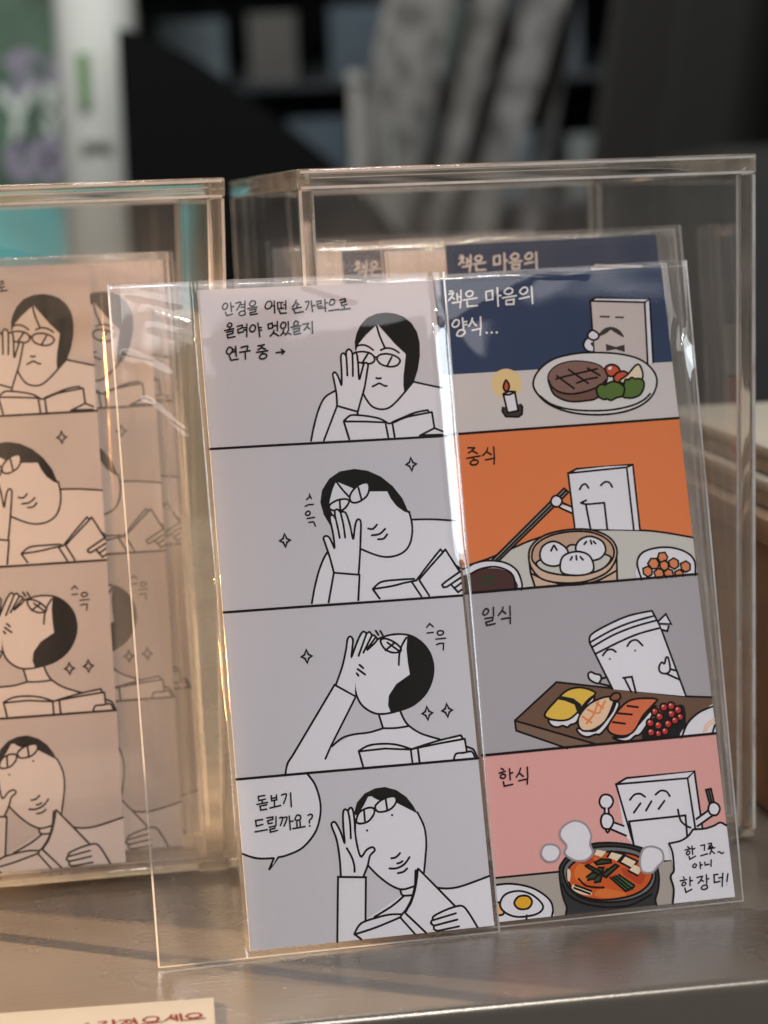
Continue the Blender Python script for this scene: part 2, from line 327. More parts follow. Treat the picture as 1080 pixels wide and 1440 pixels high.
# ------------------------------------------------------------------ printed artwork (card units: millimetres from the lower left corner)
CW, CH = 55.0, 148.0
MM = 0.001
ART = """
C white
P 0 G
p W 23.19,111.82 24.19,115.27 25.56,118.95 27.23,121.67 29.68,123.08 36.07,122.31 48.50,124.24 51.51,123.40 55.02,122.51 54.64,111.11 31.77,111.55
l K 23.19,111.82 24.19,115.27 25.56,118.95 27.23,121.67 29.68,123.08
s K 26.14,111.72 29.91,119.59
l K 48.50,124.24 51.51,123.40 55.02,122.51
p W 35.77,133.43 40.82,137.87 46.99,130.94 46.35,127.32 45.90,124.17 45.87,121.94 43.90,119.85 41.84,118.48 40.06,118.29 38.19,118.99 36.89,120.67 36.10,122.63 35.03,128.72
l K 36.17,122.31 36.89,120.67 38.03,119.07 39.74,118.31 41.68,118.42 43.39,119.51 44.80,120.81 46.22,122.24 48.36,124.48
p H 35.24,132.20 35.34,134.41 35.95,136.28 36.98,138.12 38.74,139.85 41.07,140.72 43.35,140.90 45.57,140.51 47.45,139.69 49.09,138.15 50.20,136.00 50.59,133.42 50.34,130.24 49.57,127.10 48.54,124.62 47.09,122.97 45.86,121.88 45.78,123.54 46.07,126.07 46.62,128.58 47.08,130.84 44.63,133.49 42.90,135.83 41.16,138.11 40.66,137.95 38.06,135.82 36.29,133.88 35.43,132.12
l K 40.83,137.94 41.26,135.62 42.21,132.76
l K 35.76,133.37 37.22,133.50 38.46,133.03 39.51,132.17
l K 41.21,132.06 42.60,132.51 44.19,132.18 45.50,131.27
l K 35.47,131.87 37.08,131.92 38.65,131.50 39.54,130.64 39.55,129.69 38.76,129.11 37.47,129.04 35.90,129.46
s K 38.15,131.37 36.80,129.49
l K 39.51,130.33 39.92,130.56 40.31,130.27
c K 40.21,130.28 41.02,131.02 42.80,131.13 44.68,130.46 45.56,129.45 44.82,128.38 43.18,128.08 41.29,128.62 40.40,129.47
s K 43.71,130.37 42.46,128.38
l K 39.58,125.62 40.11,125.46 40.70,125.55
l K 38.54,123.66 39.34,123.99 40.11,124.32 40.73,124.08 41.34,123.69 41.92,123.65
p W 29.91,119.59 29.93,122.75 29.67,125.92 29.61,127.04 30.02,127.42 30.56,126.97 31.37,124.54 31.70,128.32 31.82,131.16 32.19,131.70 32.73,131.67 33.16,132.18 33.77,132.61 34.37,132.19 34.63,131.45 35.13,131.73 35.59,131.38 35.72,129.31 35.57,125.68 36.97,128.91 37.49,129.26 37.93,128.85 37.63,127.28 36.66,123.54 35.61,120.76 34.57,118.05
l K 29.91,119.59 30.00,122.42 29.70,125.61 29.56,126.88 30.03,127.45 30.60,126.75 31.06,125.35 31.39,124.48 31.67,127.69 31.79,130.84 32.19,131.70 32.76,131.63 33.05,131.01 33.15,132.08 33.77,132.64 34.37,132.16 34.60,131.48 35.14,131.76 35.58,131.32 35.66,129.00 35.59,125.58 36.26,127.06 36.98,128.97 37.52,129.29 37.96,128.84 37.63,127.28 36.66,123.54 35.61,120.76 34.61,118.05
l K 33.06,131.08 33.02,128.86 32.91,126.49
l K 34.53,131.45 34.39,128.77 34.18,126.31
s K 29.91,119.59 34.60,117.98
s K 34.61,118.11 34.44,117.24
p W 31.04,116.03 33.23,117.29 36.40,116.90 39.23,116.22 41.53,114.88 42.69,115.24 48.03,117.08 50.99,117.50 51.91,116.99 52.16,113.21 54.10,112.36 54.02,111.38 31.93,111.60
l K 31.13,115.96 32.23,116.89 33.39,117.28 36.40,116.90 39.23,116.22 40.61,115.49 41.52,114.82
s K 31.12,115.90 35.96,115.61 40.90,115.15
s K 31.13,115.96 32.04,111.72
s K 40.81,114.84 41.14,111.67
s K 42.40,114.88 42.63,111.69
s K 41.52,114.82 42.47,115.00
l K 42.42,115.13 44.69,115.98 48.03,117.08 50.99,117.50
s K 50.99,117.50 51.16,116.91
l K 42.67,115.02 46.00,116.14 51.91,116.99
s K 51.91,116.99 52.16,113.21
s K 48.51,111.63 52.16,113.21 54.10,112.30
s K 49.16,111.68 54.04,111.60
T
c T 5.49,143.81 6.10,144.61 6.67,144.34 6.44,143.46 5.74,143.20
s T 7.45,144.74 7.48,142.64
s T 7.45,143.69 8.11,143.80
s T 6.07,142.58 6.30,141.73 7.66,142.04
l T 8.62,144.52 9.74,144.75 9.30,143.73 8.63,142.87
s T 10.75,144.98 10.56,142.75
s T 9.78,144.15 10.68,144.15
s T 9.73,143.55 10.63,143.56
c T 9.17,142.24 9.81,142.65 10.54,142.54 10.48,141.86 9.72,141.61 9.20,141.79
c T 11.73,144.18 12.39,144.94 13.12,144.69 12.91,143.95 12.14,143.70
s T 11.19,143.16 13.46,143.47
s T 11.61,142.78 13.12,142.98 13.02,142.45 11.71,142.17 11.76,141.69 13.33,141.89
c T 15.27,143.51 15.96,144.61 16.85,144.46 16.60,143.28 15.66,142.89
s T 17.47,144.72 17.38,141.88
s T 16.77,143.57 17.44,143.62
s T 18.80,144.34 18.18,144.23 18.21,142.73 18.82,142.93
s T 19.54,144.30 18.99,144.18 18.97,142.83 19.58,142.94
s T 20.18,144.71 20.00,142.62
s T 19.64,143.69 20.10,143.75
s T 18.48,142.41 18.66,141.74 20.08,141.77
l T 22.60,144.71 22.22,143.83 21.55,143.12
l T 22.41,144.27 22.77,143.95 23.10,143.57
s T 22.64,143.51 22.65,142.90
s T 21.51,142.61 23.66,142.99
s T 21.86,142.50 22.03,141.65 24.02,141.92
l T 24.66,144.14 25.49,144.24 25.11,143.05 24.66,142.33
s T 26.05,144.35 26.13,141.79
s T 26.03,143.15 26.86,143.25
s T 27.24,144.13 28.31,144.28 28.32,143.67 27.34,143.52 27.44,142.91 28.51,143.06
s T 29.25,144.61 29.16,142.81
s T 29.24,143.71 29.79,143.76
s T 27.55,142.45 29.24,142.65 29.15,141.69
c T 30.23,143.64 30.76,144.43 31.50,144.26 31.28,143.43 30.50,143.18
s T 29.93,141.85 32.38,142.09
s T 32.72,144.25 33.97,144.54 34.07,143.92 32.97,143.63 33.07,142.96 34.31,143.18
s T 33.62,142.98 33.62,142.32
s T 32.68,141.98 34.98,142.21
c T 6.24,139.29 6.75,140.00 7.32,139.67 6.97,139.09
s T 6.75,138.96 6.77,138.51
s T 5.56,138.29 7.68,138.66
s T 5.97,137.87 7.49,138.16 7.38,137.57 6.07,137.27 6.16,136.55 7.82,136.80
s T 8.46,139.15 9.68,139.37 9.63,138.77 8.55,138.40 8.63,137.58 9.85,137.86
s T 10.74,139.60 10.49,136.63
s T 9.92,138.76 10.67,138.80
s T 9.88,138.22 10.63,138.26
c T 11.29,138.37 11.91,139.29 12.64,139.03 12.40,138.00 11.63,137.75
s T 13.30,139.74 13.47,136.49
s T 13.34,138.54 14.01,138.64
s T 13.38,137.94 14.05,138.04
s T 15.57,139.29 16.58,139.59 16.64,138.48 15.66,138.24 15.57,139.29
s T 17.81,139.90 17.62,137.66
s T 16.83,138.91 17.73,138.98
l T 16.89,137.86 16.52,137.14 15.87,136.52
s T 16.77,137.27 17.82,136.51
c T 18.47,138.81 18.99,139.62 19.66,139.39 19.49,138.44 18.72,138.25
s T 20.30,139.75 20.24,137.65
l T 19.14,137.87 18.78,137.14 18.28,136.57
s T 18.88,137.28 19.50,136.79
l T 20.01,137.51 19.83,137.07 19.42,136.59
s T 19.84,137.22 20.70,136.72
c T 21.51,139.07 22.02,139.79 22.60,139.51 22.39,138.86 21.78,138.75
s T 20.84,138.36 23.13,138.66
s T 21.25,137.88 22.78,138.09 22.73,137.49 21.41,137.27 21.45,136.67 22.98,136.87
s T 23.61,138.93 24.99,139.15
l T 24.99,139.15 24.46,138.28 23.79,137.57
s T 24.47,138.43 25.17,137.78
s T 25.84,139.55 25.68,136.70
c T 5.59,133.37 6.18,134.37 6.99,134.02 6.60,133.00 5.93,132.81
s T 7.78,134.56 7.72,132.18
s T 6.96,133.72 7.71,133.82
s T 6.92,133.22 7.73,133.28
s T 6.11,132.44 6.46,131.37 8.12,131.56
l T 8.94,134.19 10.51,134.47 10.22,133.51
s T 8.55,133.11 10.96,133.37
s T 9.83,133.08 9.75,131.45
s T 12.84,134.38 14.35,134.58
l T 13.89,134.46 13.54,133.89 12.76,133.49
s T 13.62,134.03 14.56,133.52
s T 12.41,132.91 15.04,133.19
s T 13.77,132.97 13.73,132.53
c T 13.08,131.97 13.73,132.53 14.61,132.32 14.56,131.72 13.77,131.33 13.10,131.52
s T 16.89,132.62 18.79,132.79
s T 18.15,133.37 18.85,132.79 18.21,132.23
P 1 G
p W 20.15,74.79 21.31,78.67 23.04,83.36 24.81,86.38 32.59,86.46 44.59,92.40 56.86,91.22 55.91,74.22
l K 20.16,74.86 21.09,78.31 22.35,81.93 23.73,84.79 24.80,86.27
s K 25.78,81.44 23.99,74.81
l K 44.90,92.37 49.96,92.10 56.86,91.22
p W 24.14,98.21 24.93,100.77 26.83,103.05 29.43,104.53 32.68,104.84 35.68,104.23 38.60,102.68 41.08,100.41 43.12,97.42 44.38,94.30 44.80,91.25 44.42,88.26 43.25,85.91 41.21,84.58 38.49,84.18 35.87,84.78 32.58,86.34 29.38,88.79 25.91,92.46 24.45,95.20
l K 32.58,86.34 35.87,84.78 38.49,84.18 41.21,84.58 43.25,85.91 44.42,88.26 44.80,91.25 44.38,94.30
p H 26.05,91.88 24.60,94.81 24.09,97.66 24.71,100.41 26.63,102.95 29.23,104.47 32.68,104.84 35.68,104.23 38.60,102.68 41.08,100.41 43.12,97.42 44.41,93.84 43.23,94.32 41.62,95.66 40.43,97.45 39.71,99.21 35.64,99.42 35.70,101.03 34.68,101.49 33.51,101.21 32.09,100.27 28.16,102.20 27.17,100.40 26.41,98.22 25.96,96.57 26.68,94.82
l K 28.16,102.20 29.43,100.22 30.80,98.50
p W 30.99,98.59 32.09,100.19 33.90,101.36 35.43,101.36 35.60,99.91 34.77,98.29 32.77,97.13 31.26,97.26
c K 30.99,98.59 32.09,100.19 33.90,101.36 35.43,101.36 35.60,99.91 34.77,98.29 32.77,97.13 31.26,97.26
s K 33.14,100.49 33.59,97.82
p W 26.22,96.92 27.89,97.83 29.81,98.05 30.72,97.60 30.25,96.59 29.02,95.57 27.31,95.52 26.14,95.99
c K 26.22,96.92 27.89,97.83 29.81,98.05 30.72,97.60 30.25,96.59 29.02,95.57 27.31,95.52 26.14,95.99
s K 28.57,97.78 28.53,95.61
l K 34.51,90.98 35.64,90.81 36.68,91.74
l K 35.21,89.35 37.06,89.56 38.49,90.65
l K 36.57,88.37 37.91,88.44 38.84,89.38
p W 25.78,81.44 25.23,84.66 24.40,88.10 24.13,89.43 24.74,89.86 25.46,89.50 26.39,87.18 26.39,90.17 25.95,93.76 26.27,94.48 26.91,94.43 27.24,95.53 27.90,95.73 28.50,95.23 28.98,95.12 29.71,94.76 30.42,92.08 30.83,88.93 31.78,92.34 32.34,93.15 32.94,92.62 32.65,89.26 32.07,84.81 31.39,80.60
l K 25.78,81.44 25.23,84.66 24.40,88.10 24.10,89.43 24.74,89.90 25.46,89.43 25.99,88.15 26.43,87.10 26.39,90.17 25.95,93.76 26.28,94.52 26.91,94.39 27.16,93.77
l K 27.23,94.59 27.24,95.53 27.90,95.77 28.49,95.16 29.10,95.15 29.78,94.68 30.42,92.08 30.86,88.85 31.38,90.87 31.78,92.34 32.35,93.19 32.98,92.61 32.65,89.26 32.07,84.81 31.39,80.60
l K 27.20,94.22 27.57,91.57 27.82,89.23
l K 28.52,95.05 28.92,92.20 29.07,89.19
s K 25.78,81.44 31.62,80.58
s K 31.62,80.58 30.81,74.82
p W 34.36,77.12 36.28,78.63 43.39,78.93 44.57,78.38 50.88,85.14 52.04,85.04 55.24,79.77 55.54,74.44 35.76,74.81
l K 34.36,77.12 36.47,78.61 40.32,78.83 44.15,78.79
l K 34.36,77.12 38.66,77.48 41.78,78.02 44.57,78.38
s K 34.36,77.12 35.76,74.85
s K 43.51,78.09 45.40,74.69
s K 45.27,78.39 47.25,74.71
l K 44.57,78.38 47.48,81.59 50.88,85.14
l K 45.28,78.58 48.66,81.86 52.03,84.97
s K 50.88,85.14 51.29,84.46 52.04,85.04
s K 52.03,84.97 55.02,79.41
p W 50.35,76.99 55.66,80.03 55.92,74.41 54.05,75.15
s K 55.67,80.15 51.37,77.65 50.46,76.98 50.68,76.40 51.45,76.40 55.73,78.74
s K 52.65,76.78 54.04,75.03 55.88,76.12
s K 53.84,81.40 55.28,80.22
s K 53.16,75.98 55.83,77.63
* K 45.92,105.13
* K 15.30,89.47
T
s T 21.78,99.69 21.82,99.15 20.99,98.41
s T 21.82,99.28 22.10,98.63
s T 20.55,96.92 21.30,97.26 22.47,97.26
c T 20.60,95.48 21.08,95.80 21.55,95.49 21.37,94.97 20.82,94.84 20.48,95.14
s T 20.76,94.13 22.49,94.30
l T 21.04,93.21 22.04,93.30 22.29,93.01 22.50,92.28
P 2 G
p W 10.99,37.54 12.60,41.09 23.71,56.27 28.06,53.46 21.63,42.48 27.09,44.92 33.77,45.74 33.16,48.83 38.07,49.41 39.74,45.76 42.46,43.83 46.55,42.23 55.29,37.38
l K 10.99,37.54 11.61,39.69 12.83,41.28
s K 12.83,41.28 23.71,56.27 28.19,53.36
s K 28.15,53.02 21.65,42.70 20.20,40.06
l K 21.86,42.67 24.41,44.34 27.09,44.92 30.62,45.07 33.85,45.73
s K 33.16,48.83 33.85,45.73
l K 33.85,45.73 36.84,45.55 39.87,45.75
l K 38.07,49.41 38.78,47.38 39.87,45.75 42.46,43.83 46.55,42.23
p W 38.26,66.55 41.77,66.09 44.30,64.45 46.08,61.88 46.67,58.55 45.94,55.35 44.12,52.49 41.26,50.39 38.07,49.41 34.49,48.91 31.88,49.39 29.42,51.38 28.35,54.29 28.40,57.32 29.57,60.66 31.84,63.91 34.66,65.81
c K 38.26,66.55 41.77,66.09 44.30,64.45 46.08,61.88 46.67,58.55 45.94,55.35 44.12,52.49 41.26,50.39 38.07,49.41 34.49,48.91 31.88,49.39 29.42,51.38 28.35,54.29 28.40,57.32 29.57,60.66 31.84,63.91 34.66,65.81
p H 41.32,66.04 43.90,64.93 45.89,62.34 46.69,58.77 46.09,55.56 44.12,52.49 41.26,50.39 38.07,49.41 35.92,49.11 35.45,50.76 35.81,52.89 37.71,55.31 41.08,57.27 40.87,59.99 40.84,63.04
l K 41.07,65.63 39.79,63.79 39.09,61.90 38.75,59.55
c K 35.06,65.33 36.20,65.75 38.11,64.83 39.53,63.38 39.24,62.54 37.46,62.50 35.78,63.53
s K 38.18,64.60 35.96,63.08
s K 36.56,64.84 39.04,62.78
p W 24.06,56.37 25.80,60.17 27.01,63.94 27.56,66.27 28.22,66.77 28.74,66.15 28.18,62.31 30.32,66.65 31.29,67.65 31.92,67.37 32.69,67.51 33.20,66.81 33.92,66.53 34.18,65.42 31.80,63.48 29.75,60.21 28.62,57.29 28.08,53.67
l K 24.06,56.37 25.80,60.17 27.01,63.94 27.55,66.18 28.22,66.81 28.77,66.06 28.48,64.23 28.12,62.19 29.26,64.59 30.41,66.73 31.29,67.69 32.05,67.27 32.69,67.51 33.24,66.81 33.92,66.48 34.18,65.42 31.80,63.48
s K 32.05,67.27 29.72,62.29
s K 33.23,66.72 30.87,62.92
s K 34.03,66.21 31.82,63.69
s K 34.16,67.68 34.73,66.67
s K 35.17,67.58 35.70,66.58
s K 29.76,60.30 30.57,59.48
s K 29.24,59.40 30.88,58.02
s K 28.94,58.47 29.33,57.87
p W 27.86,41.17 30.37,42.20 35.65,42.08 39.94,40.54 51.51,42.71 52.33,41.84 52.54,39.20 54.56,39.20 55.29,37.38 28.42,37.58
l K 27.86,41.17 30.37,42.20 33.90,42.26 36.94,41.72 39.94,40.54
s K 27.85,41.05 33.80,41.19 39.93,40.45
s K 27.86,41.17 28.55,37.56
s K 39.71,40.47 39.81,37.51
s K 41.35,40.39 41.45,37.55
s K 39.94,40.54 41.38,40.73
l K 39.94,40.54 45.84,41.87 51.51,42.71
s K 51.51,42.71 51.88,41.88
s K 41.38,40.73 46.69,41.34 52.33,41.84
s K 52.33,41.84 52.52,38.98
l K 52.62,40.06 54.11,39.25 54.77,37.56
l K 49.39,37.57 50.03,38.68 51.82,38.75 53.63,38.86 54.27,37.49
* K 17.97,63.09
* K 44.28,48.25
* K 48.90,48.52
T
s T 45.96,67.60 46.77,68.38 47.49,67.59
s T 45.94,66.30 47.38,66.34
c T 48.28,66.12 48.69,66.58 49.61,66.45 49.65,65.90 48.79,65.57
s T 47.83,64.76 50.11,64.82
s T 47.86,63.49 48.62,63.74 49.54,63.69 49.32,62.18
P 3 G
p W -0.46,37.54 15.78,37.23 17.37,34.63 18.19,30.89 17.90,27.55 16.45,24.07 13.35,21.06 9.85,19.79 7.85,19.63 5.54,16.95 6.88,19.41 3.08,19.75 -0.72,21.31
l K 15.78,37.23 17.37,34.63 18.19,30.89 17.90,27.55 16.45,24.07 13.35,21.06 9.85,19.79 7.84,19.52
s K 7.84,19.52 5.54,16.95 6.88,19.41
l K 6.88,19.41 3.08,19.75 -0.45,21.22
p W 19.31,-0.19 20.74,14.02 26.97,13.28 26.05,4.14 34.71,8.64 35.21,10.07 40.26,13.19 42.80,9.53 45.82,8.98 49.32,9.31 55.27,11.04 55.18,-0.57
p W 33.04,32.72 35.62,31.80 38.10,29.66 39.92,26.47 41.15,23.16 41.31,19.78 40.82,16.48 40.15,13.20 38.36,11.18 37.52,10.35 34.82,9.93 32.27,11.17 29.64,13.52 27.58,15.99 25.77,18.98 25.35,21.99 25.64,25.30 25.64,28.26 27.58,31.01 30.36,32.49
l K 39.92,26.47 41.15,23.16 41.31,19.78 40.82,16.48 40.13,13.02
l K 27.58,15.99 29.64,13.52 32.27,11.17 34.82,9.93 37.60,10.34
l K 25.64,25.30 25.35,21.99 25.77,18.98 26.25,18.00
p H 25.59,27.71 26.42,29.84 28.32,31.68 30.75,32.60 33.04,32.72 35.62,31.80 37.76,30.07 39.10,28.05 40.00,26.12 37.90,27.44 35.44,28.95 35.30,30.34 34.37,30.56 32.23,30.05 30.22,30.91 29.09,30.92 27.85,28.94 27.14,28.09 25.90,26.93
l K 30.22,30.91 31.30,30.23 32.23,30.05
p W 30.48,28.65 31.83,29.80 33.60,30.42 35.11,30.36 35.32,29.22 34.13,27.87 32.37,27.32 30.87,27.49
c K 30.48,28.65 31.83,29.80 33.60,30.42 35.11,30.36 35.32,29.22 34.13,27.87 32.37,27.32 30.87,27.49
s K 32.99,30.04 33.14,27.42
p W 26.13,26.54 26.92,27.75 28.87,28.46 30.17,28.12 29.94,26.85 28.61,25.51 26.88,25.15 25.97,25.55
c K 26.13,26.54 26.92,27.75 28.87,28.46 30.17,28.12 29.94,26.85 28.61,25.51 26.88,25.15 25.97,25.55
s K 27.88,28.01 27.86,25.60
d K 34.11,26.38,0.26
d K 28.17,23.52,0.26
l K 33.05,16.94 34.12,17.08 35.15,17.89
l K 34.27,15.68 34.96,15.79 35.56,16.09
l K 32.40,14.75 34.10,14.66 35.88,15.38 37.22,16.83
l K 34.19,13.54 35.54,13.75 36.44,14.39
s K 19.31,-0.19 20.74,14.02
s K 26.97,13.36 26.04,4.07
l K 34.43,9.79 34.90,8.62 36.97,8.45
l K 35.07,8.42 32.24,6.53 28.09,4.56
l K 42.80,9.53 45.07,9.15 47.77,9.24 51.31,10.01 55.27,11.04
p W 21.39,14.13 21.46,18.00 21.15,22.11 20.36,25.16 20.54,25.95 21.29,25.86 22.22,23.65 22.85,21.36 22.89,24.87 23.15,27.80 23.59,28.57 24.25,28.34 24.74,28.81 25.28,28.49 25.51,26.79 25.45,23.09 25.68,20.10 26.25,18.00 27.69,19.31 29.05,19.71 29.47,18.99 28.32,17.94 27.57,15.80 26.34,13.43
l K 21.38,14.02 21.46,18.00 21.15,22.11 20.29,25.24 20.62,26.01 21.28,25.79 22.22,23.65 22.88,21.24 22.89,24.87 23.11,27.81 23.59,28.60 24.25,28.31 24.82,28.84 25.31,28.41 25.52,26.42 25.45,23.09 25.68,20.10 26.28,17.92 27.69,19.31 29.05,19.75 29.47,18.99 28.32,17.94 27.57,15.80 26.34,13.43
l K 24.24,28.23 24.48,25.80 24.35,22.11
l K 23.23,20.09 24.18,18.05 24.58,16.16 24.53,14.76
s K 20.67,14.03 27.05,13.35
p W 23.28,1.34 24.98,3.53 29.42,4.65 34.35,4.60 37.34,8.33 38.40,13.78 39.00,14.08 46.44,5.18 47.64,-0.76 24.85,-0.07
l K 23.28,1.34 24.97,3.46 28.64,4.38 31.70,4.74 34.34,4.53
s K 34.34,4.53 33.91,3.92
l K 23.27,1.23 28.07,2.23 33.91,3.92
s K 23.28,1.34 24.92,-0.15
s K 33.90,3.84 36.97,-0.18
s K 35.12,4.69 39.45,-0.11
l K 34.34,4.53 36.43,6.58 37.66,9.78 38.29,13.80
l K 35.26,5.05 36.98,7.63 38.14,10.84 38.85,14.10
l K 35.17,5.25 36.70,7.48 37.84,10.50 38.52,13.77
s K 38.93,14.09 42.80,9.53 46.44,5.18
p W 41.07,3.03 43.89,4.55 46.44,5.18 48.15,4.97 49.37,3.51 51.10,0.01 41.95,0.06 40.98,1.18
l K 41.12,2.73 41.49,3.43 43.87,4.37 46.43,4.99 48.15,4.97 49.37,3.51 51.24,-0.16
s K 41.22,2.57 46.56,3.55
l K 41.12,2.73 40.67,1.97 41.30,1.33
s K 41.30,1.33 46.75,2.15
l K 41.29,1.22 41.24,0.59 41.96,0.13
s K 41.96,0.13 46.99,0.63
T
s T 4.49,33.13 6.01,33.22
s T 4.54,33.12 4.59,32.23 6.11,32.41
s T 5.30,32.24 5.30,31.62
s T 4.07,31.41 6.50,31.67
s T 6.27,31.16 4.75,30.98 4.85,30.09 6.20,30.23
s T 7.42,33.06 7.41,31.92 8.58,32.05
s T 8.58,33.11 8.57,31.96
s T 7.45,32.44 8.53,32.55
s T 8.03,31.94 7.96,30.62
s T 6.92,30.38 9.36,30.73
l T 9.73,32.98 10.76,33.13 10.55,32.18 10.01,31.09
s T 11.76,33.29 11.67,30.20
s T 5.12,28.03 3.51,27.95 3.58,26.70 5.03,26.98
s T 3.21,25.51 5.90,25.73
s T 6.03,28.28 7.37,28.39 7.33,27.86 6.15,27.64 6.28,27.01 7.17,27.09
s T 8.09,28.40 7.92,26.47
s T 6.38,26.21 7.74,26.41 7.60,25.89 6.52,25.72 6.56,25.13 8.18,25.38
l T 8.86,28.04 9.52,28.06 9.22,27.03 8.89,26.36
l T 9.75,28.03 10.50,28.03 10.10,26.93 9.68,26.18
s T 11.02,28.24 11.03,25.23
s T 11.05,27.09 11.81,27.09
c T 12.30,27.56 12.81,28.30 13.51,28.05 13.45,27.35 12.72,27.16 12.37,27.29
s T 12.60,26.82 12.57,25.50
s T 13.32,26.92 13.30,25.59
s T 11.58,25.44 14.38,25.65
l T 15.21,28.03 15.77,28.23 16.19,27.92 15.96,27.33 15.48,26.94 15.39,26.33
d T 15.41,25.71,0.23
C colour
P 0 NAVY
p PAPER -5.69,125.41 55.04,124.73 55.87,110.65 -7.13,111.41
s K -5.69,125.41 55.04,124.73
f GLOW 15.20,125.81 17.61,124.52 18.40,121.91 17.08,119.49 14.44,118.68 12.03,119.97 11.24,122.58 12.56,124.99
p DK 13.35,116.78 17.67,117.25 17.99,116.34 17.56,114.61 16.63,114.23 13.93,114.49 13.34,115.60
s K 13.35,116.78 13.13,115.80 13.82,114.50 16.75,114.22 17.70,114.77 18.00,116.51 17.66,117.14
p W 13.79,119.86 16.57,120.31 16.91,115.68 14.38,115.39
s K 13.79,119.86 14.38,115.39 16.91,115.68 16.57,120.31
c K 13.79,119.86 15.13,119.62 16.56,120.19 15.21,120.32
f RED 14.79,123.07 15.41,121.72 14.94,120.58 14.23,120.65 14.05,121.73
c K 14.79,123.07 15.41,121.72 14.94,120.58 14.23,120.65 14.05,121.73
p COVER 36.93,140.61 49.99,139.44 49.02,124.78 42.92,126.23 36.21,127.02
p W 36.93,140.61 38.44,141.30 51.47,140.14 49.99,139.44
p W 49.99,139.44 51.47,140.14 50.36,124.85 49.01,124.72
s K 36.40,128.15 36.93,140.61 49.99,139.44 49.02,124.78
s K 36.93,140.61 38.34,141.31 51.31,140.15 49.99,139.44
s K 51.31,140.15 50.36,124.85
s INKB 38.93,136.71 41.00,136.52
s INKB 42.61,136.31 44.42,136.14
f DK 37.86,132.13 39.07,133.50 40.80,134.10 42.42,133.69 43.48,132.77 44.02,131.37 42.90,132.00 41.82,132.75 41.05,133.32 39.98,132.66 38.93,132.19
p DK 39.46,130.07 41.76,129.20 43.96,129.59 43.83,127.80 41.70,128.65 39.44,128.36
p W 36.20,128.43 34.74,128.80 34.12,130.00 34.70,131.43 35.74,131.83 36.51,131.26
l K 36.19,128.33 34.81,128.79 34.12,130.00 34.69,131.36 35.75,131.92
f DK 35.81,130.34 36.35,130.78 36.39,129.63
f W 35.43,132.68 36.59,133.56 37.83,132.79 37.96,131.79 36.83,131.17 35.66,131.67
c K 35.43,132.68 36.59,133.56 37.83,132.79 37.96,131.79 36.83,131.17 35.66,131.67
f PLATE 21.13,121.87 22.76,124.83 26.48,127.26 31.87,128.24 37.16,128.15 42.72,127.40 47.20,125.84 49.92,123.28 50.76,120.41 49.41,117.25 46.32,114.91 41.52,113.56 35.54,113.38 29.37,114.39 24.66,116.48 21.99,119.18
c K 21.13,121.87 22.76,124.83 26.48,127.26 31.87,128.24 37.16,128.15 42.72,127.40 47.20,125.84 49.92,123.28 50.76,120.41 49.41,117.25 46.32,114.91 41.52,113.56 35.54,113.38 29.37,114.39 24.66,116.48 21.99,119.18
l K 22.44,118.81 24.69,116.80 28.48,115.30 33.35,114.51 38.95,114.30 44.00,114.97 47.12,116.15 48.77,117.47
f BRN1 24.81,122.51 25.51,124.40 27.65,125.84 31.01,126.45 34.61,126.02 37.47,124.93 38.77,123.17 38.65,121.21 36.16,117.51 32.61,116.87 29.33,117.01 26.80,118.07 25.48,119.50
c K 24.81,122.51 25.51,124.40 27.65,125.84 31.01,126.45 34.61,126.02 37.47,124.93 38.77,123.17 38.65,121.21 36.16,117.51 32.61,116.87 29.33,117.01 26.80,118.07 25.48,119.50
f BRN2 24.88,122.50 25.58,124.40 27.70,125.77 31.01,126.38 34.60,125.95 37.40,124.87 38.70,123.18 38.57,121.38 36.95,120.22 33.86,119.20 30.17,118.73 27.27,119.33 25.45,120.81
l K 24.86,122.34 25.45,120.81 27.27,119.33 30.17,118.73 33.86,119.20 36.95,120.22 38.65,121.54
s K 26.63,122.50 28.32,122.90 36.73,124.28
s K 31.50,121.23 33.83,121.93 36.51,122.23
s K 26.88,123.30 30.71,119.99
s K 29.89,124.59 34.22,120.97
s K 34.45,124.56 37.22,122.66
f RED 38.75,124.48 40.14,125.08 41.57,124.55 42.11,123.35 41.01,122.47 39.50,122.28 38.78,123.33
c K 38.75,124.48 40.14,125.08 41.57,124.55 42.11,123.35 41.01,122.47 39.50,122.28 38.78,123.33
f W 39.40,124.42 40.25,124.58 40.08,123.97 39.51,123.86
f RED 40.46,122.03 41.58,123.07 43.09,123.26 44.01,122.52 43.72,121.39 41.98,120.74 40.69,121.02
c K 40.46,122.03 41.58,123.07 43.09,123.26 44.01,122.52 43.72,121.39 41.98,120.74 40.69,121.02
f CREAM 41.83,120.91 43.82,122.37 46.05,124.46 47.04,124.37 47.52,122.68 47.17,121.07 44.85,119.65
c K 41.83,120.91 43.82,122.37 46.05,124.46 47.04,124.37 47.52,122.68 47.17,121.07 44.85,119.65
f GRN 42.75,120.17 43.20,121.28 43.85,121.15 44.74,121.63 45.69,121.21 46.37,121.31 47.46,120.71 47.47,119.24 46.44,117.53 44.87,116.85 43.21,116.85 42.11,117.44
c K 42.75,120.17 43.20,121.28 43.85,121.15 44.74,121.63 45.69,121.21 46.37,121.31 47.46,120.71 47.47,119.24 46.44,117.53 44.87,116.85 43.21,116.85 42.11,117.44
f GRN 36.04,119.49 37.15,120.53 38.12,120.28 38.99,120.69 40.35,120.99 41.93,120.31 42.74,119.19 42.11,117.44 40.58,117.09 39.20,116.57 38.25,116.99 37.58,116.89 36.34,117.66
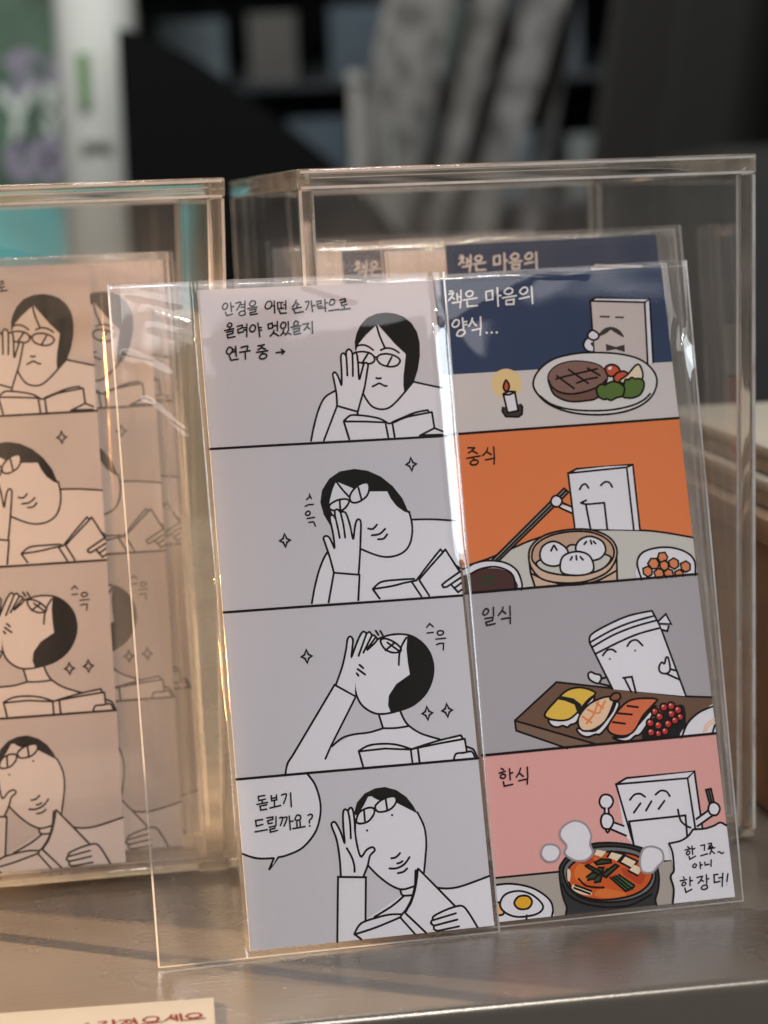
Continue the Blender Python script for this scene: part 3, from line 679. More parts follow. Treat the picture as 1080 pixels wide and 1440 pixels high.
c K 36.04,119.49 37.15,120.53 38.12,120.28 38.99,120.69 40.35,120.99 41.93,120.31 42.74,119.19 42.11,117.44 40.58,117.09 39.20,116.57 38.25,116.99 37.58,116.89 36.34,117.66
T
s X 3.64,145.03 4.35,145.09
s X 3.38,144.36 4.58,144.65
l X 4.54,144.65 3.97,143.72 3.18,142.85
s X 3.92,143.68 4.57,143.15
s X 5.35,144.41 5.30,142.78
s X 6.34,145.14 6.13,142.47
s X 5.31,143.60 6.18,143.57
s X 4.00,142.22 6.00,142.37 5.74,140.94
c X 7.50,144.34 8.30,144.85 9.09,144.55 8.88,143.75 8.04,143.47 7.54,143.82
s X 6.72,142.72 9.98,143.06
s X 7.52,142.35 7.49,141.18 9.84,141.21
s X 12.23,144.39 13.78,144.60 13.67,142.50 12.13,142.33 12.23,144.39
s X 15.02,145.19 14.78,140.76
s X 14.88,143.21 15.68,143.26
c X 16.67,144.23 17.57,144.90 18.48,144.65 18.47,143.83 17.53,143.45 16.74,143.70
s X 15.99,142.65 19.37,143.00
s X 16.79,141.99 18.69,142.17 18.50,141.01 16.76,141.05 16.79,141.99
c X 20.38,144.13 21.33,144.87 22.12,144.56 21.99,143.75 21.04,143.25 20.41,143.54
s X 19.98,142.17 22.38,142.54
s X 23.22,144.94 23.02,140.84
c X 3.53,137.22 4.32,138.13 5.12,137.89 4.89,136.86 4.03,136.43 3.53,136.75
s X 6.04,138.51 6.00,135.83
s X 6.17,137.49 6.96,137.61
s X 6.09,136.75 6.95,136.91
c X 4.32,134.70 4.99,135.57 6.04,135.59 6.20,134.87 5.32,134.25 4.44,134.34
l X 8.36,138.30 7.97,137.28 7.30,136.41
l X 8.27,137.84 8.64,136.99 9.17,136.47
s X 10.32,138.47 10.14,135.68
s X 7.96,135.41 10.03,135.69 9.79,134.08
d X 11.39,134.59,0.29
d X 12.56,134.57,0.29
d X 13.77,134.53,0.29
P 1 ORANGE
p TBL -5.12,79.83 1.45,80.76 6.43,81.85 14.87,84.63 21.58,86.21 31.44,86.39 42.35,85.56 48.84,84.41 56.37,82.45 56.42,73.17 -5.78,73.50
l K 1.44,80.65 6.43,81.85 12.61,83.90 17.12,85.32 23.24,86.47 31.45,86.50 42.35,85.56 48.84,84.41 56.37,82.45
p W 27.08,100.14 41.14,100.50 40.99,85.75 27.25,87.14
p W 27.08,100.14 29.49,101.10 42.69,101.05 41.14,100.50
p W 41.14,100.50 42.69,101.05 42.62,85.58 40.99,85.75
s K 27.25,87.14 27.08,100.14 41.14,100.50 41.15,85.73
s K 27.08,100.14 29.20,101.02 42.69,101.05 41.14,100.50
s K 42.69,101.05 42.62,85.58
l K 29.38,96.12 30.15,97.13 30.99,97.26 31.54,96.29
l K 34.50,96.70 35.51,97.41 36.59,97.25 37.18,96.11
s K 30.69,93.50 29.31,92.99
l K 29.31,92.99 30.75,92.58 34.87,92.60
s K 30.46,92.44 30.94,86.77
s K 34.87,92.60 34.89,86.31
p W 24.22,92.96 26.88,92.26 26.99,90.74 24.28,91.98
s K 25.08,93.31 27.04,92.24
s K 24.15,92.32 26.99,90.74
p CHOP 25.72,96.70 26.70,95.69 7.44,80.14 6.16,80.80
s K 25.72,96.70 6.20,80.69
s K 26.21,96.17 6.81,80.31
s K 26.70,95.69 7.44,80.14
s K 25.72,96.70 26.70,95.69
f W 22.30,93.96 22.95,94.92 23.74,95.12 24.62,94.65 24.95,93.70 24.36,92.78 23.46,92.50 22.58,92.96
c K 22.30,93.96 22.95,94.92 23.74,95.12 24.62,94.65 24.95,93.70 24.36,92.78 23.46,92.50 22.58,92.96
p TAN 15.72,81.43 15.75,77.66 16.46,74.10 35.88,74.39 36.49,80.91
s K 15.72,81.43 15.75,77.66 16.47,74.26
s K 36.44,80.91 35.89,74.49
l K 15.75,77.66 19.35,75.68 24.64,74.16 30.68,74.50 36.07,76.63
f TAN 15.72,81.43 16.71,84.02 19.93,86.11 24.93,86.95 30.38,86.66 34.57,84.89 36.48,82.26 36.15,79.32 33.63,76.35 28.52,74.72 23.06,74.75 18.30,76.06 16.14,78.70
c K 15.72,81.43 16.71,84.02 19.93,86.11 24.93,86.95 30.38,86.66 34.57,84.89 36.48,82.26 36.15,79.32 33.63,76.35 28.52,74.72 23.06,74.75 18.30,76.06 16.14,78.70
f TAN2 16.45,81.62 17.51,83.93 20.71,85.76 25.43,86.47 30.32,86.13 33.98,84.51 35.80,82.06 35.34,79.41 32.63,77.26 28.14,76.27 23.26,76.61 19.04,77.86 16.82,79.97
c K 16.45,81.62 17.51,83.93 20.71,85.76 25.43,86.47 30.32,86.13 33.98,84.51 35.80,82.06 35.34,79.41 32.63,77.26 28.14,76.27 23.26,76.61 19.04,77.86 16.82,79.97
f TBL 17.31,79.54 18.52,80.60 23.87,82.20 25.64,83.37 27.78,82.99 33.56,80.67 34.96,79.44 32.63,77.26 28.15,76.37 23.26,76.61 19.04,77.86
c K 17.31,79.54 18.52,80.60 23.87,82.20 25.64,83.37 27.78,82.99 33.56,80.67 34.96,79.44 32.63,77.26 28.15,76.37 23.26,76.61 19.04,77.86
f W 18.36,81.69 19.40,83.74 21.94,84.56 24.26,83.24 25.06,81.54 24.12,79.48 21.32,78.81 18.97,79.75
c K 18.36,81.69 19.40,83.74 21.94,84.56 24.26,83.24 25.06,81.54 24.12,79.48 21.32,78.81 18.97,79.75
f W 26.93,82.70 28.22,84.45 30.74,85.01 33.34,83.66 33.92,81.44 32.35,79.71 29.59,79.46 27.54,80.75
c K 26.93,82.70 28.22,84.45 30.74,85.01 33.34,83.66 33.92,81.44 32.35,79.71 29.59,79.46 27.54,80.75
f W 22.88,79.08 24.03,81.11 27.10,81.76 29.73,80.79 30.69,78.54 30.11,76.71 27.04,76.22 23.31,76.99
c K 22.88,79.08 24.03,81.11 27.10,81.76 29.73,80.79 30.69,78.54 30.11,76.71 27.04,76.22 23.31,76.99
s K 21.84,83.60 21.05,82.39
s K 21.95,83.59 22.48,82.45
s K 29.63,83.88 29.02,83.29
s K 30.64,84.10 30.77,83.22
s K 31.27,83.82 31.75,83.23
s K 25.89,80.65 25.37,79.89
s K 26.84,80.82 26.84,79.85
s K 27.79,80.51 28.35,79.69
f W -4.06,79.72 0.27,79.81 3.10,81.01 6.37,81.32 10.08,80.51 12.58,78.53 13.45,75.49 13.18,73.91 -0.34,73.99
l K -4.06,79.72 0.28,79.91 3.10,81.01 6.37,81.32 10.08,80.51 12.58,78.53 13.45,75.49 13.18,73.91
f DKB -4.27,77.61 0.40,78.46 3.46,79.37 7.27,79.51 9.89,78.70 11.61,77.02 11.68,74.07 0.73,73.88
l K 1.76,78.58 4.02,79.53 7.30,79.83 9.92,78.97 11.64,77.29 11.78,74.06
s GRNL 3.55,77.59 6.95,77.51
s GRNL 4.08,75.93 7.05,76.43
s GRNL 6.95,77.51 4.08,75.93
d GRNL 2.19,76.51,0.42
f W 41.03,77.74 42.28,80.04 45.14,80.99 49.01,80.98 52.73,79.67 54.69,77.41 54.54,73.63 41.60,73.90
l K 41.70,73.89 41.03,77.74 42.28,80.04 45.14,80.99 49.01,80.98 52.73,79.67 54.69,77.41 54.48,73.64
6 ORG2 43.35,75.77,1.26
6 ORG2 46.02,75.06,1.26
6 ORG2 48.31,74.82,1.21
6 ORG2 50.76,74.46,1.16
6 ORG2 45.03,77.49,1.37
6 ORG2 49.79,77.10,1.32
6 ORG2 52.50,76.17,1.32
6 ORG2 47.26,78.72,1.32
6 ORG2 47.43,76.81,1.21
T
s T 4.19,107.87 5.76,107.72
l T 5.70,107.67 4.95,107.06 4.16,106.67
s T 5.05,107.14 6.27,106.37
s T 3.66,105.43 6.86,105.76
s T 5.25,105.55 5.22,104.90
c T 4.39,104.43 5.18,104.91 6.10,104.73 6.12,104.08 5.25,103.75 4.53,103.95
l T 8.81,107.52 8.44,106.63 7.42,105.80
s T 8.49,106.62 9.48,105.88
s T 10.23,107.66 10.14,105.07
s T 7.96,104.73 10.13,104.98 9.89,103.61
P 2 VIOLET
p BRD 8.48,44.38 19.07,52.23 49.10,46.27 56.56,45.36 56.47,36.40 26.06,37.30 19.51,37.04 8.69,41.99
p BRD2 8.48,44.38 26.53,37.34 19.51,37.04 8.69,41.99
s K 8.48,44.38 19.07,52.23 49.10,46.27 56.56,45.36
s K 8.48,44.38 8.56,42.09 19.97,36.99
s K 8.48,44.38 26.76,37.31
p W 27.76,60.46 28.23,62.24 32.30,64.34 37.17,65.89 43.28,66.63 44.83,62.77 49.01,46.33 32.06,49.43
l K 27.77,60.55 28.33,62.32 32.29,64.20 37.65,65.94 43.28,66.63
s K 43.28,66.63 44.83,62.77 49.01,46.33
s K 27.77,60.55 31.97,49.45
l K 27.77,60.55 33.08,62.87 37.94,64.34 43.71,65.43
l K 28.26,59.48 33.43,61.78 38.77,63.33 44.16,64.32
l K 29.02,57.93 34.65,60.08 39.51,61.59 44.90,62.54
p W 44.61,64.18 46.47,65.60 47.47,63.18 45.14,63.43
s K 44.61,64.18 46.47,65.60 47.47,63.18 44.91,63.46
p W 44.88,63.23 46.80,62.66 46.35,61.60 45.13,62.05
s K 46.81,62.75 46.35,61.60 45.13,62.05
l K 30.50,57.31 31.65,58.43 32.84,58.53 33.70,57.89
l K 36.50,58.96 37.46,60.01 38.89,60.18 40.14,58.80
d GREYD 32.09,56.41,0.27
d GREYD 38.25,57.81,0.27
s K 34.67,51.81 36.79,51.90 37.31,48.17
s K 35.03,51.63 36.26,48.42
f W 26.66,53.46 27.40,53.80 28.28,53.29 29.41,52.93 29.54,52.00 28.74,51.08 27.62,51.53 26.77,52.31
c K 26.66,53.46 27.40,53.80 28.28,53.29 29.41,52.93 29.54,52.00 28.74,51.08 27.62,51.53 26.77,52.31
s K 29.64,52.08 30.88,52.32
s K 28.97,51.06 31.68,50.17
f W 43.41,53.48 44.14,54.55 44.81,54.25 45.34,55.57 45.87,55.28 45.96,52.74 45.02,51.92 43.65,52.30
c K 43.41,53.48 44.14,54.55 44.81,54.25 45.34,55.57 45.87,55.28 45.96,52.74 45.02,51.92 43.65,52.30
s K 45.98,52.88 47.43,52.35
s K 45.02,51.88 48.03,50.17
f W 16.30,43.87 18.83,43.59 23.16,44.93 27.25,48.13 26.87,46.80 24.18,44.82 22.69,42.70 21.25,42.31 20.50,41.80 19.38,42.25 18.19,42.01 16.86,42.53
c K 16.30,43.87 18.83,43.59 23.16,44.93 27.25,48.13 26.87,46.80 24.18,44.82 22.69,42.70 21.25,42.31 20.50,41.80 19.38,42.25 18.19,42.01 16.86,42.53
f YEL 15.51,45.09 18.37,47.97 21.40,50.15 24.70,50.47 27.81,48.99 25.76,47.38 23.16,44.93 20.68,43.47 17.45,43.74
c K 15.51,45.09 18.37,47.97 21.40,50.15 24.70,50.47 27.81,48.99 25.76,47.38 23.16,44.93 20.68,43.47 17.45,43.74
p BLK 18.42,48.42 19.52,49.08 22.59,48.19 24.28,46.63 23.89,43.93 23.14,44.70 22.66,46.72 20.68,47.76
f W 22.86,41.31 26.86,40.41 31.00,44.06 32.43,46.42 33.05,45.66 31.08,42.68 28.19,39.71 26.77,39.59 24.86,39.17 23.18,40.00
c K 22.86,41.31 26.86,40.41 31.00,44.06 32.43,46.42 33.05,45.66 31.08,42.68 28.19,39.71 26.77,39.59 24.86,39.17 23.18,40.00
f SHR 23.01,42.66 24.08,44.83 26.64,46.83 30.02,47.83 31.84,47.40 31.57,45.82 29.42,42.40 26.43,40.68 23.87,40.74
c K 23.01,42.66 24.08,44.83 26.64,46.83 30.02,47.83 31.84,47.40 31.57,45.82 29.42,42.40 26.43,40.68 23.87,40.74
f TAIL 31.12,47.25 31.95,48.44 33.35,48.38 33.57,47.34 32.47,46.73
c K 31.12,47.25 31.95,48.44 33.35,48.38 33.57,47.34 32.47,46.73
l STR 25.54,45.35 27.53,44.35 28.49,44.57
l STR 27.78,46.61 29.28,45.39
l STR 24.22,43.90 26.14,42.31
l STR 28.28,46.88 26.80,44.07 24.96,42.22
l STR 29.92,46.92 28.54,45.02
f W 30.86,38.50 34.12,38.45 37.74,41.48 41.39,44.74 40.72,42.98 37.56,38.98 35.99,38.38 34.49,37.49 32.62,37.57
c K 30.86,38.50 34.12,38.45 37.74,41.48 41.39,44.74 40.72,42.98 37.56,38.98 35.99,38.38 34.49,37.49 32.62,37.57
f SAL 29.77,40.54 31.36,43.10 34.49,45.96 37.39,46.78 41.94,46.28 40.95,45.02 38.36,42.78 36.15,39.82 34.15,38.67 31.38,38.99
c K 29.77,40.54 31.36,43.10 34.49,45.96 37.39,46.78 41.94,46.28 40.95,45.02 38.36,42.78 36.15,39.82 34.15,38.67 31.38,38.99
s K 34.89,45.37 37.41,44.81
s K 32.48,43.89 35.83,43.29
s K 31.10,41.99 33.98,41.35
f BLK 38.14,39.60 40.11,41.67 44.08,43.52 47.95,44.47 48.29,40.76 46.71,36.81 38.20,37.21
o RED2 41.25,43.47,0.86
o RED2 43.46,44.28,0.90
o RED2 45.21,44.41,0.90
o RED2 46.70,43.37,0.90
o RED2 42.20,42.26,0.90
o RED2 45.06,42.63,0.90
o RED2 47.07,41.72,0.81
o RED2 39.85,41.01,0.90
o RED2 45.68,41.05,0.86
o RED2 41.69,40.30,0.90
o RED2 44.01,40.41,0.90
o RED2 39.79,38.87,0.90
o RED2 43.08,38.82,0.86
o RED2 41.48,38.40,0.77
f W 46.75,36.80 48.37,39.83 50.46,41.66 52.72,42.79 56.37,43.77 55.93,35.77
l K 46.75,36.80 48.37,39.83 50.46,41.66 52.72,42.79 56.37,43.77
l PEACH 52.15,37.80 53.05,39.54 55.31,40.67
l PEACH 52.73,37.97 53.58,39.16 55.37,39.97
s K 54.10,37.12 54.88,39.01 55.88,39.45
T
c T 3.69,69.45 4.43,70.37 5.04,70.03 4.78,69.33 4.00,68.95
s T 6.25,70.55 6.10,68.64
s T 4.01,68.13 5.94,68.29 5.75,67.58 4.16,67.29 4.31,66.54 6.28,66.79
l T 8.51,70.40 8.15,69.61 7.21,68.61
s T 8.24,69.60 9.00,68.88
s T 10.10,70.51 9.96,68.32
s T 7.86,67.72 9.92,67.87 9.77,66.51
P 3 PINK
p BEIGE -3.27,9.87 -0.12,9.75 15.76,9.67 42.49,9.51 58.71,9.53 56.65,-8.27 -4.50,-1.83
s K -3.29,9.72 -0.12,9.75 15.76,9.67
s K 39.01,9.66 41.71,9.71
p W 30.30,27.88 47.14,27.68 47.63,15.81 45.22,14.52 41.16,9.67 33.98,10.31 32.77,13.90 31.15,16.17
p W 30.30,27.88 32.95,29.04 48.93,29.11 47.14,27.68
p W 47.14,27.68 48.93,29.11 49.29,16.14 47.63,15.81
s K 32.87,13.78 30.30,27.88 47.14,27.68 47.63,15.81
s K 30.30,27.88 32.85,29.05 48.93,29.11 47.14,27.68
s K 48.93,29.11 49.28,16.04
l K 33.10,24.05 34.29,25.12 35.65,25.22 36.74,24.41
l K 39.19,24.66 40.52,25.45 41.83,25.14 42.51,24.01
s K 33.68,21.10 35.52,23.09
s K 36.55,21.29 38.12,23.31
s K 39.52,21.37 41.17,23.12
s K 32.88,13.88 32.40,19.27 45.65,19.35 45.49,14.60
l K 44.04,20.84 44.32,18.56 45.25,17.24 46.52,16.47
f W 26.00,24.35 26.67,25.58 27.77,25.82 28.88,25.22 29.17,23.98 28.41,22.87 27.41,22.62 26.40,23.10
c K 26.00,24.35 26.67,25.58 27.77,25.82 28.88,25.22 29.17,23.98 28.41,22.87 27.41,22.62 26.40,23.10
p W 27.13,22.91 27.92,22.82 27.95,21.14 26.84,21.27
s K 27.11,22.81 26.85,21.38
s K 27.91,22.72 27.91,21.25
f W 26.80,17.99 27.09,17.28 27.64,17.89
c K 26.80,17.99 27.09,17.28 27.64,17.89
p W 28.31,19.53 30.88,18.56 31.26,16.16 27.99,18.11
s K 28.57,19.50 31.02,18.38
s K 27.97,17.96 31.31,16.16
f W 25.85,20.03 26.42,21.32 27.45,21.51 28.45,20.88 28.74,19.59 28.01,18.32 27.07,18.06 26.12,18.59
c K 25.85,20.03 26.42,21.32 27.45,21.51 28.45,20.88 28.74,19.59 28.01,18.32 27.07,18.06 26.12,18.59
p CHOP 51.13,24.65 52.33,24.77 52.71,21.42 51.66,21.27
s K 51.66,21.27 51.13,24.65 52.33,24.77 52.71,21.42
s K 51.73,24.68 52.16,21.37
p W 48.07,18.28 51.25,20.01 52.09,18.86 48.16,16.64
s K 48.07,18.28 51.25,20.01
s K 48.16,16.64 52.08,18.76
f W 51.18,20.38 51.73,21.42 52.68,21.63 53.63,20.99 53.84,19.92 53.18,18.89 52.29,18.73 51.42,19.20
c K 51.18,20.38 51.73,21.42 52.68,21.63 53.63,20.99 53.84,19.92 53.18,18.89 52.29,18.73 51.42,19.20
f DK2 15.07,9.75 15.98,11.72 18.30,13.52 22.73,14.98 27.00,14.99 32.24,13.96 36.31,11.91 37.76,8.09 37.62,4.46 36.48,1.47 34.75,-1.96 17.18,-1.64 15.87,1.88 15.15,5.08
c K 15.07,9.75 15.98,11.72 18.30,13.52 22.73,14.98 27.00,14.99 32.24,13.96 36.31,11.91 37.76,8.09 37.62,4.46 36.48,1.47 34.75,-1.96 17.18,-1.64 15.87,1.88 15.15,5.08
f GREYD 15.91,9.65 17.61,12.04 21.54,13.92 26.91,14.17 32.67,12.97 36.25,10.46 37.11,6.60 35.38,3.58 30.90,1.88 24.49,1.88 19.84,3.21 16.93,5.79
c K 15.91,9.65 17.61,12.04 21.54,13.92 26.91,14.17 32.67,12.97 36.25,10.46 37.11,6.60 35.38,3.58 30.90,1.88 24.49,1.88 19.84,3.21 16.93,5.79
f SOUP 16.74,8.93 18.31,11.18 22.48,12.77 27.84,12.91 33.04,11.52 35.46,9.14 36.37,6.69 34.36,4.07 30.45,2.61 24.55,2.39 19.89,3.62 17.47,5.83
c K 16.74,8.93 18.31,11.18 22.48,12.77 27.84,12.91 33.04,11.52 35.46,9.14 36.37,6.69 34.36,4.07 30.45,2.61 24.55,2.39 19.89,3.62 17.47,5.83
f SOUP2 18.33,8.84 20.18,11.22 23.98,11.81 24.81,9.63 22.48,7.83 19.68,6.61
f SOUP3 29.56,9.06 32.67,8.17 34.67,6.89 33.39,4.96 31.39,6.24 29.91,7.46
f SOUP2 24.30,5.01 27.93,4.06 29.96,3.03 25.65,2.77 22.55,3.67
f SOUP3 19.19,11.86 22.43,12.25 23.37,11.10 21.18,10.58
p CREAM 27.43,13.07 30.31,12.00 28.77,10.62 26.44,11.83
s K 26.44,11.83 27.43,13.07 30.31,12.00 28.77,10.62
p CREAM 30.51,11.82 33.32,10.18 31.77,8.70 29.17,10.41
s K 29.17,10.41 30.51,11.82 33.32,10.18 31.77,8.70 29.17,10.41
p CREAM 24.19,13.71 26.36,13.09 25.06,11.94 23.44,12.71
p CREAM 32.39,9.51 34.05,8.53 32.97,6.99 30.97,8.27
s K 30.97,8.27 32.97,6.99
f WHT2 17.47,5.83 18.34,6.51 21.59,4.56 21.76,3.76 19.94,4.08 18.42,4.79
s K 17.99,5.77 21.53,4.05
s K 18.32,6.35 21.86,4.68
l K 19.26,7.69 20.68,6.07 22.74,5.41 24.85,5.15
f WHT2 16.97,10.04 17.59,9.45 17.21,7.42 16.72,7.74
p HERB 23.35,10.95 25.01,11.48 27.11,11.13 27.15,10.50 23.82,10.37
p HERB 21.15,10.33 21.82,10.61 24.70,8.60 24.10,8.05
p HERB 24.64,8.09 28.06,10.02 28.81,9.57 25.63,7.35
p HERB 21.15,7.88 22.58,8.75 24.01,8.17 22.96,7.36 21.34,7.19
p HERB 24.02,9.72 25.34,9.57 24.21,6.58 22.86,6.48 22.42,7.32
p HERB 25.86,9.50 27.92,8.74 27.33,8.29 25.17,8.03
s K 23.35,10.95 25.01,11.48 27.11,11.13 27.15,10.50 23.82,10.37 23.35,10.95
s K 21.15,10.33 21.82,10.61 24.70,8.60 24.10,8.05 21.15,10.33
s K 24.64,8.09 28.06,10.02 28.81,9.57 25.63,7.35 24.64,8.09
s K 21.15,7.88 22.58,8.75 24.01,8.17 22.96,7.36 21.34,7.19
s K 24.02,9.72 25.34,9.57 24.21,6.58 22.86,6.48
p GRN3 26.56,7.08 28.58,7.52 31.88,4.88 31.11,3.78 29.83,4.25
s K 26.57,7.24 29.78,3.84
s K 27.23,7.36 30.59,3.95
s K 27.89,7.49 31.37,4.16
s K 28.59,7.62 31.98,4.87
s K 29.78,3.84 31.85,4.63
l K 15.45,6.85 16.75,4.11 20.24,1.97 25.43,0.72 30.77,0.70 35.80,2.59
f W 16.06,17.43 16.81,19.42 19.61,20.65 22.16,19.57 23.23,17.10 22.74,15.08 23.16,13.05 21.29,11.61 18.66,11.92 16.71,13.61 17.32,15.30
c STEAM 16.06,17.43 16.81,19.42 19.61,20.65 22.16,19.57 23.23,17.10 22.74,15.08 23.16,13.05 21.29,11.61 18.66,11.92 16.71,13.61 17.32,15.30
f W 11.32,14.35 12.44,15.88 14.80,15.60 15.70,14.09 14.72,12.39 12.83,12.09 11.60,13.02
c STEAM 11.32,14.35 12.44,15.88 14.80,15.60 15.70,14.09 14.72,12.39 12.83,12.09 11.60,13.02
f W 34.07,11.13 35.07,12.84 36.98,13.14 39.02,12.12 39.32,9.99 37.82,8.60 36.34,7.37 34.23,7.73 33.77,9.35
c STEAM 34.07,11.13 35.07,12.84 36.98,13.14 39.02,12.12 39.32,9.99 37.82,8.60 36.34,7.37 34.23,7.73 33.77,9.35
p W 40.88,13.36 44.62,14.07 47.00,15.99 49.69,15.83 53.60,16.95 55.15,16.24 59.28,14.45 56.89,-6.22 39.61,-4.11 41.07,4.04 40.61,6.18 41.42,7.13
l K 47.01,16.04 49.70,15.94 51.91,16.36 53.60,16.95 55.13,16.09 57.25,15.63
l K 47.01,16.04 45.78,14.72 43.78,13.75 41.05,13.44
l K 41.05,13.44 41.62,11.29 41.59,8.68 41.42,7.13 40.58,5.93 40.95,3.01 40.06,-1.05
f W -2.42,7.96 -0.29,8.17 3.92,8.08 8.53,6.65 11.95,3.91 12.61,1.24 11.34,-1.71 -3.36,-0.94
l K -2.44,7.81 -0.29,8.17 3.92,8.08 8.53,6.65 11.95,3.91 12.61,1.24 11.34,-1.71
f YOLK2 -0.98,4.18 0.76,4.12 1.41,1.83 0.06,1.47 -1.48,1.92
c K -0.98,4.18 0.76,4.12 1.41,1.83 0.06,1.47 -1.48,1.92
f W 0.71,3.71 2.10,5.87 5.33,6.36 8.37,5.12 10.47,2.53 8.97,0.91 4.72,0.65 1.93,1.76
c K 0.71,3.71 2.10,5.87 5.33,6.36 8.37,5.12 10.47,2.53 8.97,0.91 4.72,0.65 1.93,1.76
f YOLK 4.00,3.83 5.20,5.14 7.29,4.99 8.05,3.60 7.01,2.33 4.91,2.43
c K 4.00,3.83 5.20,5.14 7.29,4.99 8.05,3.60 7.01,2.33 4.91,2.43
s K 6.59,0.84 6.15,-0.81
T
s T 4.19,33.96 4.74,33.63
s T 3.62,32.94 5.07,33.23
c T 3.82,32.20 4.42,32.67 5.03,32.33 4.69,31.73 4.05,31.81
s T 6.10,33.75 6.02,31.22
s T 6.08,32.66 6.74,32.77
s T 4.38,30.95 4.50,29.94 6.46,30.17
l T 8.68,33.63 8.20,32.60 7.45,31.69
s T 8.20,32.60 9.11,31.68
s T 10.22,33.73 10.09,31.30
s T 7.91,30.82 9.97,31.04 9.81,29.88
T
s T 45.27,12.29 45.63,11.96
s T 44.55,11.59 45.95,11.76
c T 44.85,10.92 45.24,11.29 45.64,11.08 45.42,10.60 44.98,10.49
s T 46.30,12.33 46.26,10.45
s T 46.30,11.58 46.93,11.76
s T 45.36,10.11 45.46,9.43 46.90,10.01
s T 48.36,12.26 49.28,12.32 49.09,11.09
s T 48.10,9.95 49.77,10.25
s T 50.19,12.46 50.89,12.54 50.93,12.12 50.31,11.94 50.27,11.61 51.15,11.76
s T 49.98,11.31 51.63,11.45
l T 50.84,11.30 50.53,10.58 50.27,10.11
s T 50.67,10.90 51.39,10.15
l T 52.16,10.39 52.63,10.42 53.02,9.99 53.56,10.19
c T 45.97,7.87 46.45,8.31 46.85,8.01 46.53,7.55 46.10,7.52
s T 47.77,8.57 47.69,7.16
s T 47.74,7.83 48.26,7.93
s T 48.87,8.44 48.88,7.77 49.85,7.91
s T 50.43,8.84 50.21,7.36
s T 43.48,5.67 43.65,5.31
s T 42.62,4.85 44.18,5.00
c T 42.95,3.98 43.44,4.51 43.92,4.20 43.52,3.75 43.09,3.72
s T 45.01,5.48 44.79,3.56
s T 44.96,4.58 45.52,4.67
s T 43.54,3.16 43.69,2.15 45.13,2.72
s T 46.61,5.21 47.96,5.38
l T 47.96,5.38 47.39,4.45 46.72,3.87
s T 47.40,4.62 48.05,4.21
s T 48.89,5.60 48.75,3.62
s T 48.87,4.61 49.39,4.68
c T 47.37,2.79 47.94,3.30 48.71,3.21 48.73,2.63 48.01,2.38 47.59,2.46
s T 51.63,5.44 50.68,5.39 50.56,3.65 51.88,3.83
s T 51.71,4.60 52.58,4.66
s T 52.77,5.56 52.26,2.62
s T 53.95,5.34 53.48,3.56
d T 53.44,2.89,0.12
"""

def catmull(p, closed, n=5):
    out = []
    k = len(p)
    if k < 3: return list(p)
    rng = range(k) if closed else range(k - 1)
    for i in rng:
        if closed:
            a, b, c, d = p[i - 1], p[i], p[(i + 1) % k], p[(i + 2) % k]
        else:
            a, b, c, d = p[max(i - 1, 0)], p[i], p[i + 1], p[min(i + 2, k - 1)]
        for s in range(n):
            t = s / n
            q = []
            for j in (0, 1):
                q.append(0.5 * (2 * b[j] + (c[j] - a[j]) * t + (2 * a[j] - 5 * b[j] + 4 * c[j] - d[j]) * t * t
                                + (3 * b[j] - a[j] - 3 * c[j] + d[j]) * t * t * t))
            out.append(tuple(q))
    if not closed: out.append(p[-1])
    return out

def clip_poly(p, x0, x1, y0, y1):
    def half(p, ins, cut):
        o = []
        for i in range(len(p)):
            a, b = p[i - 1], p[i]
            if ins(b):
                if not ins(a): o.append(cut(a, b))
                o.append(b)
            elif ins(a): o.append(cut(a, b))
        return o
    def cx(X): return lambda a, b: (X, a[1] + (b[1] - a[1]) * (X - a[0]) / (b[0] - a[0]))
    def cyy(Y): return lambda a, b: (a[0] + (b[0] - a[0]) * (Y - a[1]) / (b[1] - a[1]), Y)
    for ins, cut in ((lambda q: q[0] >= x0, cx(x0)), (lambda q: q[0] <= x1, cx(x1)),
                     (lambda q: q[1] >= y0, cyy(y0)), (lambda q: q[1] <= y1, cyy(y1))):
        if p: p = half(p, ins, cut)
    return p

